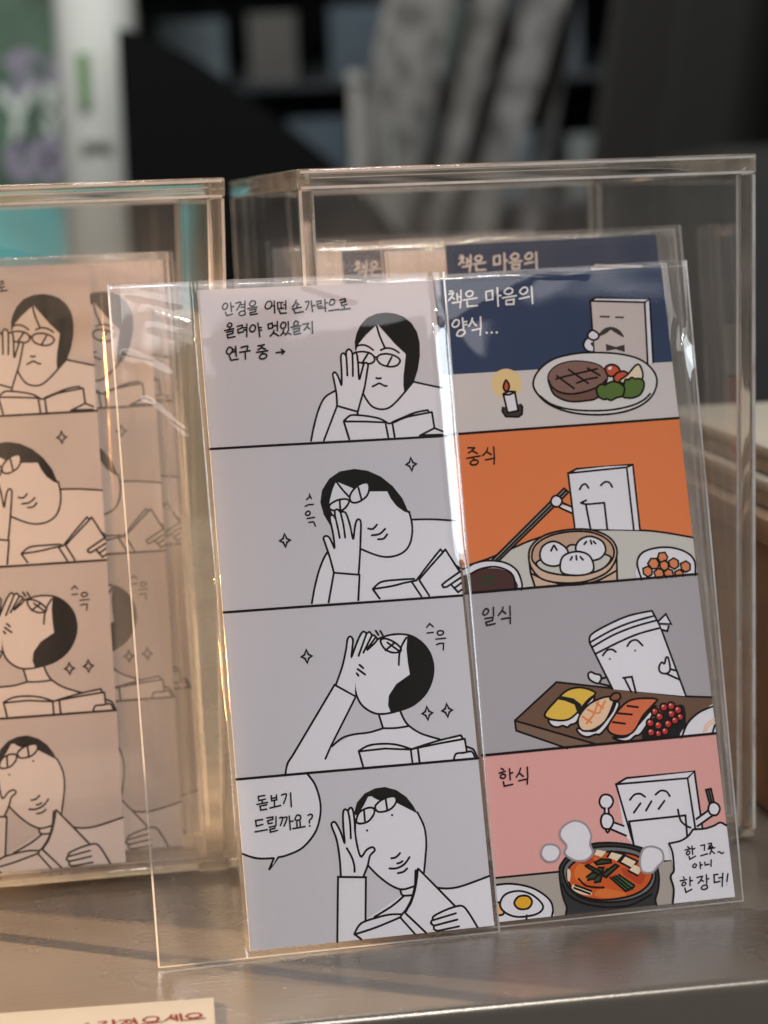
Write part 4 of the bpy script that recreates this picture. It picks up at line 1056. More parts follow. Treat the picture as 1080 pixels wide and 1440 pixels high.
class Print:
    """collects flat printed shapes, each a hair above the one before it"""
    def __init__(s, rect):
        s.v, s.f, s.m, s.mats, s.z, s.rect = [], [], [], [], 0.0, rect
    def mi(s, key):
        mt = INK[key]
        if mt not in s.mats: s.mats.append(mt)
        return s.mats.index(mt)
    def fill(s, key, pts):
        p = clip_poly(pts, *s.rect)
        q = [p[i] for i in range(len(p)) if (abs(p[i][0] - p[i - 1][0]) + abs(p[i][1] - p[i - 1][1])) > 1e-4]
        if len(q) < 3: return
        s.z += 0.0016
        b = len(s.v)
        s.v += [(x * MM, y * MM, s.z * MM) for x, y in q]
        k = s.mi(key)
        for t in tessellate_polygon([[Vector((x, y, 0)) for x, y in q]]):
            a, c, d = [q[i] for i in t]
            if (c[0] - a[0]) * (d[1] - a[1]) - (c[1] - a[1]) * (d[0] - a[0]) < 0: t = (t[0], t[2], t[1])
            s.f.append(tuple(b + i for i in t)); s.m.append(k)
    def line(s, key, pts, w, closed=False):
        x0, x1, y0, y1 = s.rect
        p = [pts[0]]
        for q in pts[1:]:
            if abs(q[0] - p[-1][0]) + abs(q[1] - p[-1][1]) > 0.02: p.append(q)
        if closed:
            if abs(p[0][0] - p[-1][0]) + abs(p[0][1] - p[-1][1]) > 0.02: p.append(p[0])
        # keep what lies inside the panel
        runs, cur = [], []
        for i in range(len(p)):
            ins = x0 - .01 <= p[i][0] <= x1 + .01 and y0 - .01 <= p[i][1] <= y1 + .01
            if i and ins != prev:
                a, b = p[i - 1], p[i]
                t = 1.0
                for k, lo, hi in ((0, x0, x1), (1, y0, y1)):
                    d = b[k] - a[k]
                    for lim in (lo, hi):
                        if abs(d) > 1e-9:
                            u = (lim - a[k]) / d
                            if 0 <= u <= 1:
                                e = (a[0] + (b[0] - a[0]) * u, a[1] + (b[1] - a[1]) * u)
                                if x0 - .02 <= e[0] <= x1 + .02 and y0 - .02 <= e[1] <= y1 + .02: t = u
                e = (a[0] + (b[0] - a[0]) * t, a[1] + (b[1] - a[1]) * t)
                cur.append(e)
                if not ins: runs.append(cur); cur = []
            if ins: cur.append(p[i])
            prev = ins
        if cur: runs.append(cur)
        for r_ in runs:
            if len(r_) > 1: s.strip(key, r_, w, closed and len(runs) == 1 and len(r_) == len(p))
    def strip(s, key, p, w, closed):
        s.z += 0.0016
        k = s.mi(key); b = len(s.v); h = w / 2; n = len(p)
        D = []
        for i in range(n - 1):
            dx, dy = p[i + 1][0] - p[i][0], p[i + 1][1] - p[i][1]
            l = math.hypot(dx, dy) or 1e-6
            D.append((dx / l, dy / l))
        ring = []
        for i in range(n):
            if closed and i in (0, n - 1): d0, d1 = D[-1], D[0]
            else: d0, d1 = D[max(i - 1, 0)], D[min(i, n - 2)]
            nx, ny = -(d0[1] + d1[1]), d0[0] + d1[0]
            l = math.hypot(nx, ny)
            if l < 0.35: nx, ny, sc = -d1[1], d1[0], 1.0
            else:
                nx, ny = nx / l, ny / l
                sc = min(1.0 / max(0.3, nx * -d1[1] + ny * d1[0]), 1.6)
            wob = 1 + 0.10 * noise.noise((p[i][0] * 0.9, p[i][1] * 0.9, s.z))
            ring.append((p[i], (nx * h * sc * wob, ny * h * sc * wob)))
        for (x, y), (ox, oy) in ring:
            s.v.append(((x + ox) * MM, (y + oy) * MM, s.z * MM)); s.v.append(((x - ox) * MM, (y - oy) * MM, s.z * MM))
        for i in range(n - 1):
            s.f.append((b + 2 * i + 1, b + 2 * i + 3, b + 2 * i + 2, b + 2 * i)); s.m.append(k)
        if not closed:          # rounded pen ends
            for i, d in ((0, (-D[0][0], -D[0][1])), (n - 1, D[-1])):
                (x, y), (ox, oy) = ring[i]
                q = [b + 2 * i, b + 2 * i + 1]
                e = len(s.v)
                for a in (0.87, 0.5):
                    pass
                for sg, fw in ((0.62, 0.75), (-0.62, 0.75)):
                    s.v.append(((x + ox * sg + d[0] * h * fw) * MM, (y + oy * sg + d[1] * h * fw) * MM, s.z * MM))
                fc = (q[0], q[1], e + 1, e) if i else (q[1], q[0], e, e + 1)
                s.f.append(fc); s.m.append(k)
    def mesh(s, name):
        return mesh_from(name, s.v, s.f, s.mats, s.m)

def parse_art():
    cards, cur, pan, pr = {}, None, None, None
    LW, TW = 0.48, 0.35
    def flush():
        if pan is not None: cards[cur].append((pan, letters))
    pan = None; letters = None; card = None
    for ln in ART.strip().splitlines():
        t = ln.split()
        if t[0] == 'C':
            if pan is not None: cards[card].append((pan, letters))
            pan = None; card = t[1]; cards[card] = []
        elif t[0] == 'P':
            if pan is not None: cards[card].append((pan, letters))
            i = int(t[1]); y1 = 148.0 - 37 * i; y0 = y1 - 37.0
            rect = (0.0, CW, y0, y1)
            pan = Print(rect); pan.z = 0.02; letters = []
            pan.fill(t[2], [(0, y0), (CW, y0), (CW, y1), (0, y1)])
            pan.idx = i; dst = pan
        elif t[0] == 'T':
            dst = Print(rect); dst.z = 0.8; letters.append(dst)
        else:
            op, key = t[:2]
            P = [tuple(float(a) for a in s.split(',')) for s in t[2:]]
            w = LW if dst is pan else TW
            if key == 'X': w = 0.42
            if op == 'l': dst.line(key, catmull(P, False), w)
            elif op == 's': dst.line(key, P, w)
            elif op == 'c': dst.line(key, catmull(P, True), w, True)
            elif op == 'f': dst.fill(key, catmull(P, True))
            elif op == 'p': dst.fill(key, P)
            elif op in 'd6o':
                x, y, r_ = P[0]
                n = 6 if op == '6' else 14
                ph = (x * 7.3 + y * 3.1) % 1.0
                c = [(x + r_ * math.cos(2 * math.pi * (k + ph) / n) * (1 + (0.12 * ((k * 37) % 5 - 2) / 2 if op == '6' else 0)),
                      y + r_ * math.sin(2 * math.pi * (k + ph) / n)) for k in range(n)]
                dst.fill(key, c)
                if op != 'd': dst.line('K', c, 0.42, True)
                if op == 'o':
                    dst.fill('PEACH', [(x - .2 * r_ + .28 * r_ * math.cos(a), y + .35 * r_ + .28 * r_ * math.sin(a)) for a in (0, 1.25, 2.5, 3.8, 5.0)])
            elif op == '*':
                x, y = P[0]
                c = [(x, y + 1.5), (x + .42, y + .42), (x + 1.2, y), (x + .42, y - .42), (x, y - 1.5), (x - .42, y - .42), (x - 1.2, y), (x - .42, y + .42)]
                dst.line('K', c, 0.45, True)
    cards[card].append((pan, letters))
    out = {}
    for cname, plist in cards.items():
        out[cname] = []
        for pan, letters in plist:
            if pan.idx < 3:                       # ruled line under the panel
                y = 148.0 - 37 * (pan.idx + 1) + 0.25
                pan.rect = (0, CW, 0, CH)
                pan.strip('K', [(0, y), (CW * .3, y + .03), (CW * .65, y - .02), (CW, y)], 0.55, False)
            zt = pan.z
            pm = pan.mesh(cname + '_comic_panel')
            dz = (0.8 - zt - 0.01) * MM
            lms = []
            for lt in letters:
                lm = lt.mesh(cname + '_lettering')
                for vv in lm.vertices: vv.co.z -= dz
                lms.append(lm)
            out[cname].append((pm, lms))
    return out
CARDS = parse_art()

PAPER_ME = {}
def card_body():
    if 'c' not in PAPER_ME:
        v, f = box_vf(0, CW * MM, 0, CH * MM, -0.0003, 0)
        PAPER_ME['c'] = mesh_from('card', v, f, M_paper)
    return PAPER_ME['c']

# ------------------------------------------------------------------ clear sleeves
def sleeve_mesh(u0, u1, v0, v1, seed, puff=1.0, curl=None, extra=(), margin=None, du=0.0):
    nx, ny = (150, 280) if extra else (44, 84)
    verts, faces = [], []
    rnd = random.Random(seed)
    creases = [(rnd.uniform(0, CW), rnd.uniform(10, CH), rnd.uniform(-0.6, 0.6) + (1.57 if rnd.random() < .35 else 0), rnd.uniform(.05, .16), rnd.uniform(1.5, 4)) for _ in range(7)] + list(extra)
    def z_at(x, y, s):
        ex = min(x - u0, u1 - x); ey = y - v0
        edge = min(1.0, ex / 3.0) * min(1.0, max(ey, 0) / 2.5 + 0.05)
        oncard = max(0.0, min(1.0, min(x + 1.5, CW + 1.5 - x) / 1.5))
        base = 0.12 + 0.55 * oncard
        n = 0.34 * noise.noise((x * .035, y * .022, seed * 3.1 + s)) + 0.12 * noise.noise((x * .11, y * .07, seed * 1.7 + 9 * s))
        n *= (0.55 + 0.9 * (1 - oncard))
        for cx_, cy_, a, amp, wd in creases:
            d = (x - cx_) * math.sin(a) + (y - cy_) * math.cos(a)
            l = abs((x - cx_) * math.cos(a) - (y - cy_) * math.sin(a))
            if wd < 1.4: n += amp * max(0, 1 - abs(d) / wd) * max(0, min(1, (7 - l) / 2))
            else: n += amp * math.exp(-(d / wd) ** 2) * max(0, 1 - l / 26)
        z = base * edge + puff * edge * n
        if oncard > 0.5: z = max(z, 0.40)
        else: z = max(z, 0.05)
        return z
    for s in (1, -1):
        b = len(verts)
        for j in range(ny + 1):
            for i in range(nx + 1):
                y = v0 + (v1 - v0) * j / ny
                x = u0 + (u1 - u0) * i / nx
                z = z_at(x, y, s)
                xs = x + du * (j / ny) * max(0.0, (x - CW + 3) / (u1 - CW + 3)) if x > CW - 3 else x
                if s < 0: z = -z - 0.3 * max(0.0, min(1.0, min(x + 1.5, CW + 1.5 - x) / 1.5))
                if curl:
                    k, zc = curl(x, y)
                    z += (zc - (0.12 if s < 0 else 0) - z) * k
                verts.append((xs * MM, y * MM, z * MM))
        for j in range(ny):
            for i in range(nx):
                a = b + j * (nx + 1) + i
                q = (a, a + 1, a + nx + 2, a + nx + 1)
                faces.append(q if s > 0 else q[::-1])
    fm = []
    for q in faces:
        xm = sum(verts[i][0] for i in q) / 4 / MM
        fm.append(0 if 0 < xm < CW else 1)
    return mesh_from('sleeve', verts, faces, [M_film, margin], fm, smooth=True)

def strip_mesh(name, mat, pts, w, z):
    """thin welded strip along a polyline in the sleeve's plane"""
    verts, faces = [], []
    for (x, y), (dx, dy) in pts:
        verts += [((x - dx * w / 2) * MM, (y - dy * w / 2) * MM, z * MM), ((x + dx * w / 2) * MM, (y + dy * w / 2) * MM, z * MM),
                  ((x + dx * w / 2) * MM, (y + dy * w / 2) * MM, (z - .12) * MM), ((x - dx * w / 2) * MM, (y - dy * w / 2) * MM, (z - .12) * MM)]
    n = len(pts)
    for i in range(n - 1):
        a, b = 4 * i, 4 * i + 4
        for k in range(4):
            faces.append((a + k, a + (k + 1) % 4, b + (k + 1) % 4, b + k))
    faces.append((3, 2, 1, 0)); faces.append((4 * n - 4, 4 * n - 3, 4 * n - 2, 4 * n - 1))
    return mesh_from(name, verts, faces, mat)

def pose(X, Y, Z, yaw, lean, rl):
    yaw, lean, rl = R(yaw), R(lean), R(rl)
    u = Vector((math.cos(yaw), math.sin(yaw), 0)); n0 = Vector((-math.sin(yaw), math.cos(yaw), 0))
    v = Vector((0, 0, 1)) * math.cos(lean) + n0 * math.sin(lean)
    u2 = u * math.cos(rl) + v * math.sin(rl); v2 = v * math.cos(rl) - u * math.sin(rl)
    m = Matrix((u2, v2, u2.cross(v2))).transposed().to_4x4()
    m.translation = Vector((X, Y, Z))
    return m

def pack(kind, mw, sl, seed, label, group=None, puff=1.0, curl=None, creases=(), margin=None, du=0.0):
    root = empty('sleeved_bookmark', mw)
    tag(root, label, 'bookmark', group)
    card = link('card', card_body(), root)
    for pm, lms in CARDS.get(kind, ()):
        link('comic_panel', pm, card)
        for lm in lms: link('lettering', lm, card)
    u0, u1, v0, v1 = sl
    s = link('sleeve', sleeve_mesh(u0, u1, v0, v1, seed, puff, curl, creases, margin or M_margin, du), root)
    for x in (u0 + .2, u1 - .2):
        pts = [((x + (du * k / 24 if x > CW else 0), v0 + (v1 - v0) * k / 24), (1, 0)) for k in range(25)]
        link('side_seam', strip_mesh('side_seam', M_seam, pts, 0.42, 0.10), s)
    pts = [((u0 + (u1 - u0) * k / 24, v0 + .15), (0, 1)) for k in range(25)]
    link('bottom_fold', strip_mesh('bottom_fold', M_seam, pts, 0.3, 0.10), s)
    # folded closing flap along the top, lying over the front of the film
    verts, faces = [], []
    nx = 30
    for j, (yy, zz) in enumerate(((v1 - .05, -.15), (v1, .55), (v1 - .12, .85), (v1 - 2.1, .95), (v1 - 2.2, .90))):
        for i in range(nx + 1):
            x = u0 + .4 + (u1 + du - u0 - .8) * i / nx
            verts.append((x * MM, (yy - (.5 * noise.noise((x * .05, seed, 0)) if j > 2 else 0)) * MM, (zz + .3 * noise.noise((x * .07, j * .3, seed + 4.0))) * MM))
    for j in range(4):
        for i in range(nx):
            a = j * (nx + 1) + i
            faces.append((a, a + nx + 1, a + nx + 2, a + 1))
    link('closing_flap', mesh_from('closing_flap', verts, faces, M_flap, smooth=True), s)
    return root

def bend(x, y, x0, y0, y1, slope):
    k = max(0.0, min(1.0, (y - y0) / 16, (y1 - y) / 10)) * max(0.0, min(1.0, (x - x0 + 1.0)))
    return k * k * (3 - 2 * k), 0.75 - slope * (x - x0) + .06 * noise.noise((x * .3, y * .12, 2.0))
pack('white', pose(-0.0328, 0.4470, 0.0018, 12.0, 16.0, -0.3), (-20.2, 56.2, -1.6, 150.0), 3, du=1.9, label=
     'white glasses comic bookmark in a wide clear sleeve, leaning on the boxes in front', curl=lambda x, y: bend(x, y, 53.3, 72, 144, .48),
     creases=[(-6.5, 141.6, 0.36, .17, 1.3), (-5.0, 138.2, 0.30, .16, 1.2), (-9, 119, .72, .12, 1.0), (-12, 131, .5, .15, 1.2), (-10, 146.2, .25, .10, .8), (30, 146.0, .34, .09, .8)])
pack('colour', pose(0.0221, 0.4604, 0.0016, 8.2, 16.0, 1.1), (-15.5, 57.0, -1.2, 149.0), 8, du=4.4, creases=[(58, 60, 1.4, .12, 1.3), (58, 40, 1.7, .12, 1.3), (30, 147.3, .06, .16, .7)], label=
     'four coloured food comic bookmark in a clear sleeve, leaning beside the white one', curl=lambda x, y: bend(x, y, 55.2, 112, 136, .58))

# ------------------------------------------------------------------ acrylic boxes
def acrylic_box(fr, yaw, wb, wt, dp, h, label, flare_r):
    """fr: lower front right corner on the counter side; open-topped box with slightly flared sides"""
    yaw = R(yaw)
    mw = Matrix.Translation(fr) @ Matrix.Rotation(yaw, 4, 'Z')      # local x along front, y into depth
    root = empty('acrylic_box', mw)
    tag(root, label, 'box')
    T = 0.0032
    def P(x, y, z):                       # x: 0 right .. -1 left, flare with height
        k = z / h
        xr = flare_r * k
        xl = -wb - (wt - wb - flare_r) * k
        return (xl + (xr - xl) * x, y * dp, z)
    def slab(name, mat, x0, x1, y0, y1, z0, z1, bev):
        # x0,x1 in fraction plus absolute inset tuples
        def c(xf, yf, z):
            p = P(xf[0], yf[0], z); return (p[0] + xf[1], p[1] + yf[1], z)
        b = [c(x0, y0, z0), c(x1, y0, z0), c(x1, y1, z0), c(x0, y1, z0)]
        t = [c(x0, y0, z1), c(x1, y0, z1), c(x1, y1, z1), c(x0, y1, z1)]
        v, f = hexa(b, t)
        return block(name, mat, root, v, f, bevel=bev, seg=3)
    g = 0.00006
    L0, L1 = (0, 0), (0, T); R0, R1 = (1, -T), (1, 0)
    F0, F1 = (0, 0), (0, T); B0, B1 = (1, -T), (1, 0)
    e = lambda a, d: (a[0], a[1] + d)
    zr = h - 0.0046
    fz = 0.0018
    # sheets
    slab('front_wall', M_wall, e(L1, g), e(R0, -g), e(F0, .0002), e(F1, -.0002), fz + g, zr - g, 0)
    slab('back_wall', M_wall, e(L1, g), e(R0, -g), e(B0, .0002), e(B1, -.0002), fz + g, zr - g, 0)
    slab('side_wall', M_wall, e(L0, .0002), e(L1, -.0002), e(F1, g), e(B0, -g), fz + g, zr - g, 0)
    slab('side_wall', M_wall, e(R0, .0002), e(R1, -.0002), e(F1, g), e(B0, -g), fz + g, zr - g, 0)
    # solid polished edges
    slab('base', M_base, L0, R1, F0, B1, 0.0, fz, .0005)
    for xa, xb, sx in ((L0, L1, 1), (R0, R1, -1)):
        for ya, yb, sy in ((F0, F1, 1), (B0, B1, -1)):
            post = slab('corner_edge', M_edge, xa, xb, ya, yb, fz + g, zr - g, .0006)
            # pale strips painting the highlight lines along each corner
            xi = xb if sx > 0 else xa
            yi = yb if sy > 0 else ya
            bead = slab('corner_glint', M_bead, e(xi, .00008 if sx > 0 else -.00050), e(xi, .00050 if sx > 0 else -.00008),
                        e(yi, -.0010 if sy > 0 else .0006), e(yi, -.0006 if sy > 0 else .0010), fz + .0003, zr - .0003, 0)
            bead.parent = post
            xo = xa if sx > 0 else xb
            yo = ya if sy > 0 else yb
            bead = slab('arris_glint', M_bead, e(xo, -.00015 if sx > 0 else -.0006), e(xo, .0006 if sx > 0 else .00015),
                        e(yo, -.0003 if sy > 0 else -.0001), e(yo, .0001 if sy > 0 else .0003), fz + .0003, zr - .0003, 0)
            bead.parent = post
    o_ = .0004
    for nm, xa, xb, ya, yb in (('f', e(L0, -o_), e(R1, o_), e(F0, -o_), F1), ('b', e(L0, -o_), e(R1, o_), B0, e(B1, o_)),
                               ('l', e(L0, -o_), L1, e(F1, g), e(B0, -g)), ('r', R0, e(R1, o_), e(F1, g), e(B0, -g))):
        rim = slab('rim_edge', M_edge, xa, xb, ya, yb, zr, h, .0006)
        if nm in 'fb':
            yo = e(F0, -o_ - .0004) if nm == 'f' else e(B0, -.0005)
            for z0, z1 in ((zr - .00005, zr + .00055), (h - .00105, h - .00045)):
                bead = slab('rim_glint', M_bead, e(L0, .0004), e(R1, -.0004), yo, e(yo, .00035), z0, z1, 0)  # pale strip painting the bright line along the rim
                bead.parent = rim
    # little round feet
    for fx, fy in ((-.006, .006), (-wb + .006, .006), (-.006, dp - .006), (-wb + .006, dp - .006)):
        bm = bmesh.new()
        bmesh.ops.create_cone(bm, cap_ends=True, segments=20, radius1=.0036, radius2=.0042, depth=.00215)
        me = bpy.data.meshes.new('foot'); bm.to_mesh(me); bm.free()
        me.materials.append(M_foot)
        o = link('foot', me, root); o.location = (fx, fy, -.00103)
    return root, mw

rbox, rmw = acrylic_box((0.0895, 0.5165, 0.002), 10.5, 0.1065, 0.1105, 0.131, 0.1685,
                        'clear acrylic box holding food comic bookmarks with navy tops', 0.0024)
lbox, lmw = acrylic_box((-0.0388, 0.5075, 0.002), 9.5, 0.106, 0.112, 0.105, 0.1675,
                        'clear acrylic box filled with white comic bookmarks in warm light', 0.004)

def inside(mw, x, y, z, yaw, lean, rl):
    """pose relative to a box; x from its right front corner"""
    m = mw @ Matrix.Translation((x, y, z)) @ mw.to_3x3().to_4x4().inverted()
    p = m.translation
    return p

def boxed(kind, mw, yaw0, x, y, yaw, lean, rl, sl, seed, label, group, lift=0.0):
    p = mw @ Vector((x, y, 0.0018 + 0.0006 + lift))
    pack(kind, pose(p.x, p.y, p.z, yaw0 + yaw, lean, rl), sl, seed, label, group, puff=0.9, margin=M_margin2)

gl = 'white comic bookmarks filed in the acrylic box'
boxed('white', lmw, 9.5, -0.0825, 0.0048, -1.5, 10.5, 0.3, (-2.6, 74.8, -0.5, 150.0), 21, 'front white comic bookmark in the acrylic box in warm light', gl)
boxed('white', lmw, 9.5, -0.0675, 0.0150, -1.0, 11.0, 0.1, (-20.5, 57.5, -0.5, 150.0), 22, 'second white comic bookmark in the warm lit box, its right side peeking out', gl)
boxed('white', lmw, 9.5, -0.0625, 0.0240, -0.8, 11.0, 0.2, (-21.5, 56.5, -0.5, 150.0), 23, 'hazy white comic bookmark deepest but one in the warm lit box', gl)
boxed('white', lmw, 9.5, -0.0790, 0.0330, -0.5, 11.0, 0.0, (-3.0, 74.5, -0.5, 150.0), 24, 'rearmost white comic bookmark in the warm lit box', gl)
gr = 'bookmarks filed in the acrylic box behind the leaning samples'
boxed('colour', rmw, 10.5, -0.0655, 0.0062, -2.0, 12.0, 0.6, (-16.5, 61.5, -0.5, 150.0), 31, 'food comic bookmark at the front of the box, its navy top above the sample', gr, .0020)
boxed('colour', rmw, 10.5, -0.0640, 0.0120, -1.6, 12.0, 0.5, (-15.5, 60.5, -0.5, 150.0), 32, 'food comic bookmark hidden right behind the front one in the box', gr, .0012)
boxed('blank', rmw, 10.5, -0.0790, 0.0185, -1.0, 12.0, 0.3, (-21.0, 56.5, -0.5, 150.0), 33, 'sleeved bookmark turned to its blank back between two navy topped ones', gr, .0008)
boxed('colour', rmw, 10.5, -0.0890, 0.0250, -1.0, 12.0, 0.3, (-14.0, 63.0, -0.5, 150.0), 34, 'food comic bookmark behind the blank one, its navy corner showing', gr, .0012)
boxed('blank', rmw, 10.5, -0.1005, 0.0760, -0.6, 11.0, 0.2, (-1.5, 75.5, -0.5, 150.0), 35, 'blank backed sleeved bookmark at the very back, against the side of the box', gr, .0015)

boxed('blank', rmw, 10.5, -0.0940, 0.0600, -0.2, 11.5, 0.1, (-3.5, 73.5, -0.5, 150.0), 36, 'blank backed sleeved bookmark last but one in the box with navy tops', gr, .0004)

# ------------------------------------------------------------------ paper note lying on the counter
note = empty('paper_note', Matrix.Translation((-0.0390, 0.4222, 0.0)) @ Matrix.Rotation(R(5.5), 4, 'Z'))
tag(note, 'cream paper note with brown handwriting lying flat on the counter', 'note')
v, f = box_vf(-0.085, 0.0, -0.045, 0.0, 0.0001, 0.0009)
block('note_paper', plain('note_cream', (0.27, 0.26, 0.235), 0.6, var=0.03, scale=80), note, v, f)
NOTE_INK = ink('note_brown', (0.13, 0.02, 0.016)); INK['N'] = NOTE_INK
NOTE_TXT = """l -23.30,-9.05 -21.78,-8.98 -22.56,-10.92
s -20.42,-8.28 -20.17,-11.55
s -20.24,-9.82 -19.69,-9.78
s -19.15,-9.06 -17.08,-8.95
l -17.49,-9.24 -18.02,-10.26 -18.83,-11.37
s -17.89,-10.29 -16.76,-11.41
s -16.26,-8.36 -15.60,-11.72
s -16.93,-9.50 -16.24,-9.49
s -16.78,-10.43 -16.01,-10.44
c -14.30,-9.50 -13.20,-8.21 -11.53,-8.70 -11.53,-10.44 -12.91,-10.91 -14.02,-10.54
s -12.49,-10.84 -12.40,-11.76
s -14.55,-11.85 -10.42,-11.41
l -8.61,-7.99 -9.03,-9.43 -10.00,-10.89
s -9.03,-9.20 -8.20,-10.80
s -7.78,-8.16 -7.54,-11.54
s -6.94,-7.72 -6.63,-11.72
s -8.34,-9.72 -7.78,-9.60
c -5.70,-9.34 -4.85,-8.14 -3.18,-8.33 -2.78,-9.78 -3.76,-10.49 -5.29,-10.18
s -5.01,-10.24 -4.94,-11.31
s -3.76,-10.34 -3.64,-11.27
s -6.13,-11.52 -2.06,-11.21
s -25.91,-9.51 -25.36,-9.31"""
pr = Print((-85, 0, -45, 0))
for ln in NOTE_TXT.strip().splitlines():
    t = ln.split(); P = [tuple(float(a) for a in s.split(',')) for s in t[1:]]
    pr.line('N', catmull(P, t[0] == 'c') if t[0] in 'lc' else P, 0.55, t[0] == 'c')
o = link('lettering', pr.mesh('note_lettering'), note); o.location = (0, 0, 0.00094)

# ------------------------------------------------------------------ carton and white trays behind, to the right
cmw = Matrix.Translation((0.0985, 0.530, 0)) @ Matrix.Rotation(R(6), 4, 'Z')
ct = empty('brown_carton', cmw); tag(ct, 'plain brown cardboard carton standing on the counter beside the box', 'carton')
M_card = plain('kraft_board', (0.20, 0.115, 0.066), 0.7, var=0.10, scale=30, bump=0.1)
v, f = box_vf(0, .13, 0.0, .17, 0.0003, .072); block('carton_body', M_card, ct, v, f, .0012)
v, f = box_vf(-.0012, .1312, -.0012, .1712, .0722, .0790); block('carton_lid', plain('kraft_lid', (0.27, 0.165, 0.10), 0.7, var=.08, scale=30), ct, v, f, .0008)
for i in range(2):
    tr_ = empty('paper_tray', cmw @ Matrix.Translation((.004 + .002 * i, .006, .0790 + .0082 * i)))
    tag(tr_, ['shallow cream paper tray lying directly on the brown carton', 'shallow cream paper tray topmost on the brown carton'][i], 'tray', 'cream trays stacked on the carton')
    v, f = box_vf(0, .11, 0, .14, .0002, .0050); block('tray_base', plain('tray_cream', (0.36, 0.30, 0.24), .6), tr_, v, f, .0008)
    v, f = box_vf(-.001, .111, -.001, .141, .0051, .0080); block('tray_rim', plain('tray_rim_cream', (0.46, 0.40, 0.33), .6), tr_, v, f, .0008)

# ------------------------------------------------------------------ the blurred shop behind
FZ = -0.86
v, f = box_vf(-4, 4, 0.5, 6, FZ - .1, FZ)
tag(block('floor', plain('dark_floor', (0.06, 0.055, 0.05), .6, var=.2, scale=3), None, v, f), kind='structure')
v, f = box_vf(-4, 4, 3.9, 4.0, FZ, 2.6)
tag(block('back_wall', tiled('dark_wall', (0.035, 0.036, 0.038), .3, 1.8, 9), None, v, f), kind='structure')

# green sign with blurred purple and pale lettering
sg = empty('shop_sign', Matrix.Translation((-0.60, 2.6, FZ))); tag(sg, 'green sign board with purple and pale lettering behind the column', 'sign')
v, f = box_vf(.02, .32, 0, .03, .0, 1.75)
block('board', plain('sign_green', (0.05, 0.095, 0.06), .7, var=.6, scale=16), sg, v, f, .003)
INK['SP'] = ink('sign_purple', (0.25, 0.22, 0.29)); INK['SW'] = ink('sign_pale', (0.50, 0.54, 0.50))
pr = Print((-350, 320, 0, 1750))
def glyphs(key, x, y, s, seq, w):
    for ch in seq:
        for st in ch:
            pr.line(key, [(x + a * s, y + b * s) for a, b in st], w)
        x += s * 1.05
Yg = [[(0, 1), (.4, .5), (.8, 1)], [(.4, .5), (.3, -.3)]]
Pg = [[(.1, -.2), (.1, 1), (.6, .95), (.75, .7), (.55, .45), (.1, .45)]]
Rg = Pg + [[(.35, .45), (.8, -.2)]]
Sg = [[(.75, .85), (.4, 1), (.1, .8), (.4, .5), (.7, .25), (.4, 0), (.05, .15)]]
Og = [[(.4, 1), (.1, .7), (.1, .3), (.4, 0), (.75, .3), (.75, .7), (.4, 1)]]
glyphs('SP', 170, 1175, 48, [Sg, Og, Sg], 13)
glyphs('SW', 160, 1130, 50, [Yg, Pg, Rg], 10)
glyphs('SP', 165, 1078, 42, [Og, Rg, Og, Sg], 15)
m = pr.mesh('lettering')
o = link('lettering', m, sg)
o.matrix_local = Matrix(((1, 0, 0, 0), (0, 0, -1, -.002), (0, 1, 0, 0), (0, 0, 0, 1)))

# pale round column with a small notice taped to it
pc = empty('column', Matrix.Translation((-0.247, 2.0, FZ))); tag(pc, 'pale grey round column with a small green and grey notice', 'column')
bm = bmesh.new(); bmesh.ops.create_cone(bm, cap_ends=True, segments=48, radius1=.0375, radius2=.0375, depth=2.4)
me = bpy.data.meshes.new('shaft'); bm.to_mesh(me); bm.free(); me.materials.append(plain('column_paint', (0.60, 0.60, 0.57), .45, var=.08, scale=6))
me.polygons.foreach_set('use_smooth', [len(p.vertices) == 4 for p in me.polygons])
o = link('shaft', me, pc); o.location.z = 1.2
v, f = box_vf(-.014, -.003, -.0405, -.036, 1.125, 1.172); block('notice', plain('notice_green', (0.12, .22, .09), .5), pc, v, f)
v, f = box_vf(-.014, .012, -.0405, -.036, 1.088, 1.094); block('notice_bar', plain('notice_grey', (0.22, .22, .2), .5), pc, v, f)

# big black rounded screen
bs = []
prof = [(-.205, .318), (-.19, .315), (-.15, .296), (-.104, .263), (-.059, .226), (-.027, .198), (.02, .145), (.055, .08), (.075, 0.0), (.085, FZ), (-.205, FZ)]
prof = catmull(prof[:9], False, 4) + prof[9:]
n = len(prof)
vv = [(x, 0, z) for x, z in prof] + [(x, .22, z) for x, z in prof]
ff = [tuple(range(n))[::-1], tuple(range(n, 2 * n))] + [(i, (i + 1) % n, n + (i + 1) % n, n + i) for i in range(n)]
o = link('display_screen', mesh_from('display_screen', vv, ff, plain('matt_black', (0.004, 0.004, 0.0045), .9, spec=.1)))
o.location = (0, 1.8, 0)
tag(o, 'matt black rounded screen standing behind the boxes', 'screen')

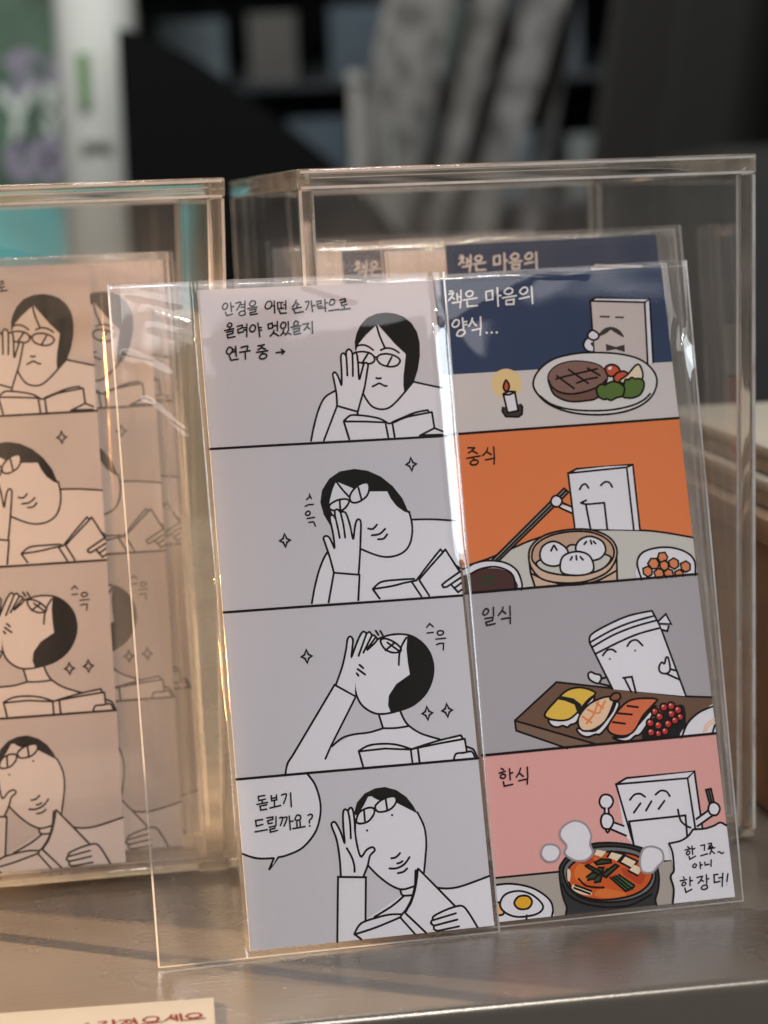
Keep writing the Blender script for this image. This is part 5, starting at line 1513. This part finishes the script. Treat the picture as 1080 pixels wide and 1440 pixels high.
# leaning grey boards
M_bd = [tiled('board_grey_%d' % i, c, .6, 1.35, 11) for i, c in enumerate(((.108, .102, .098), (.12, .110, .104), (.075, .072, .075), (.125, .119, .119)))]
for i, (x0, x1, ys, mt) in enumerate(((0.000, 0.080, 2.40, 0), (0.089, 0.131, 2.44, 1), (0.142, 0.198, 2.48, 3), (0.205, 0.228, 2.52, 2))):
    sl_ = (0.25, 0.30, 0.36, 0.2)[i]
    zb, zt = FZ, .62
    def X(x, z): return x + (z - .30) * sl_
    b = [(X(x0, zb), 0, zb), (X(x1, zb), 0, zb), (X(x1, zb), .02, zb), (X(x0, zb), .02, zb)]
    t = [(X(x0, zt), 0, zt), (X(x1, zt), 0, zt), (X(x1, zt), .02, zt), (X(x0, zt), .02, zt)]
    v, f = hexa(b, t)
    o = block('leaning_board', M_bd[mt], None, v, f, .003); o.location.y = ys
    tag(o, ['wide warm grey board leaning behind the box with navy tops', 'middle taupe board leaning among the grey boards',
            'lightest grey board leaning next to the dark partition', 'narrow dark grey board leaning half behind the partition'][i], 'board', 'grey boards leaning in the shop')

# shelf unit with dim goods
sh = empty('shelf_unit', Matrix.Translation((-.20, 3.1, FZ))); tag(sh, 'dark shelf unit in the dim shop behind the black screen', 'shelf')
M_sh = plain('shelf_dark', (0.03, .034, .04), .7)
for z in (.85, 1.03, 1.21, 1.39):
    v, f = box_vf(-.2, .62, 0, .25, z - .012, z); block('shelf_board', M_sh, sh, v, f)
for x in (-.22, .62):
    v, f = box_vf(x, x + .02, 0, .25, 0, 1.6); block('upright', M_sh, sh, v, f)
v, f = box_vf(-.2, .62, .24, .25, .85, 1.6); block('back_panel', tiled('shelf_back', (0.035, .042, .048), .2, 2.2, 16), sh, v, f)
rnd = random.Random(5)
gc = [(.07, .10, .13), (.10, .13, .15), (.05, .06, .075), (.16, .18, .18), (.05, .08, .075), (.09, .085, .08)]
gn = ['slate blue', 'steel blue', 'charcoal', 'pale grey', 'deep green', 'dusky brown']
for row, z in enumerate((.85, 1.03, 1.21)):
    x = -.19
    order = list(range(6)); rnd.shuffle(order)
    for ci in order:
        w = rnd.uniform(.06, .11); h_ = rnd.uniform(.08, .15)
        g_ = link('boxed_good', mesh_from('boxed_good', *box_vf(0, w, 0, .12, 0, h_), plain('goods_%d_%d' % (row, ci), gc[ci], .6, var=.25, scale=12)))
        g_.location = (-.20 + x, 3.13, FZ + z + .0005)
        tag(g_, '%s boxed good on the %s shelf of the dim shelf unit' % (gn[ci], ('lower', 'middle', 'upper')[row]), 'package', 'goods on the dim shelf')
        x += w + rnd.uniform(.02, .05)

# dark partition on the right, a low grey cabinet, and a cyan poster stand seen through the box
def prism(name, pts, y0, y1, mat, label, cat):
    n = len(pts)
    vv = [(x, y0, z) for x, z in pts] + [(x, y1, z) for x, z in pts]
    ff = [tuple(range(n)), tuple(range(n, 2 * n))[::-1]] + [(i, n + i, n + (i + 1) % n, (i + 1) % n) for i in range(n)]
    o = link(name, mesh_from(name, vv, ff, mat)); tag(o, label, cat); return o
prism('partition', [(.255, FZ), (1.2, FZ), (1.2, 1.2), (.36, 1.2), (.262, .36), (.235, .20)], 2.25, 2.33, plain('partition_brown', (.0065, .0052, .0048), .9, var=.2, scale=3), 'very dark brown partition wall at the side of the shop', 'partition')
prism('folding_divider', [(.24, FZ), (.34, FZ), (.345, .20), (.42, .60), (.35, .60), (.285, .198)], 2.12, 2.14, plain('panel_black', (.004, .0035, .0035), .9), 'blackish folding divider leaning on the dark partition', 'divider')
prism('low_cabinet', [(.262, FZ), (.60, FZ), (.60, .198), (.262, .198)], 1.6, 1.9, plain('cabinet_grey', (.034, .035, .034), .6, var=.1), 'low dark grey cabinet behind the carton', 'cabinet')
ps = empty('poster_stand', Matrix.Translation((-.36, 2.2, FZ))); tag(ps, 'bright cyan poster on a floor stand seen through the acrylic', 'poster')
v, f = box_vf(-.10, .05, 0, .012, .93, 1.043); block('poster_sheet', plain('cyan_print', (.07, .42, .46), .5, var=.3, scale=14), ps, v, f)
v, f = box_vf(-.03, -.015, .014, .03, 0, 1.0); block('stand_post', M_sh, ps, v, f)
v, f = box_vf(-.12, .07, -.06, .1, 0, .015); block('stand_foot', M_sh, ps, v, f)

# a few slim things standing between the boards and the screen
for i, (x, y_, r_, zt, c_, lb) in enumerate(((-.012, 2.2, .008, .29, (.26, .25, .24), 'slim pale grey pole standing just right of the black screen'),
                                    (.022, 2.25, .006, .245, (.20, .20, .19), 'short thin grey pole standing before the wide leaning board'))):
    t_ = empty('floor_pole', Matrix.Translation((x, y_, FZ))); tag(t_, lb, 'pole', 'slim poles in the shop')
    for nm, r1_, z0, z1 in (('pole_foot', .05, 0, .02), ('pole_shaft', r_, .0201, zt - FZ), ('pole_cap', r_ * 1.25, zt - FZ + .0002, zt - FZ + .012)):
        bm = bmesh.new(); bmesh.ops.create_cone(bm, cap_ends=True, segments=20, radius1=r1_, radius2=r1_ * .96, depth=z1 - z0)
        me = bpy.data.meshes.new(nm); bm.to_mesh(me); bm.free(); me.materials.append(plain('%s_%d' % (nm, i), c_, .4))
        o = link(nm, me, t_); o.location.z = (z0 + z1) / 2
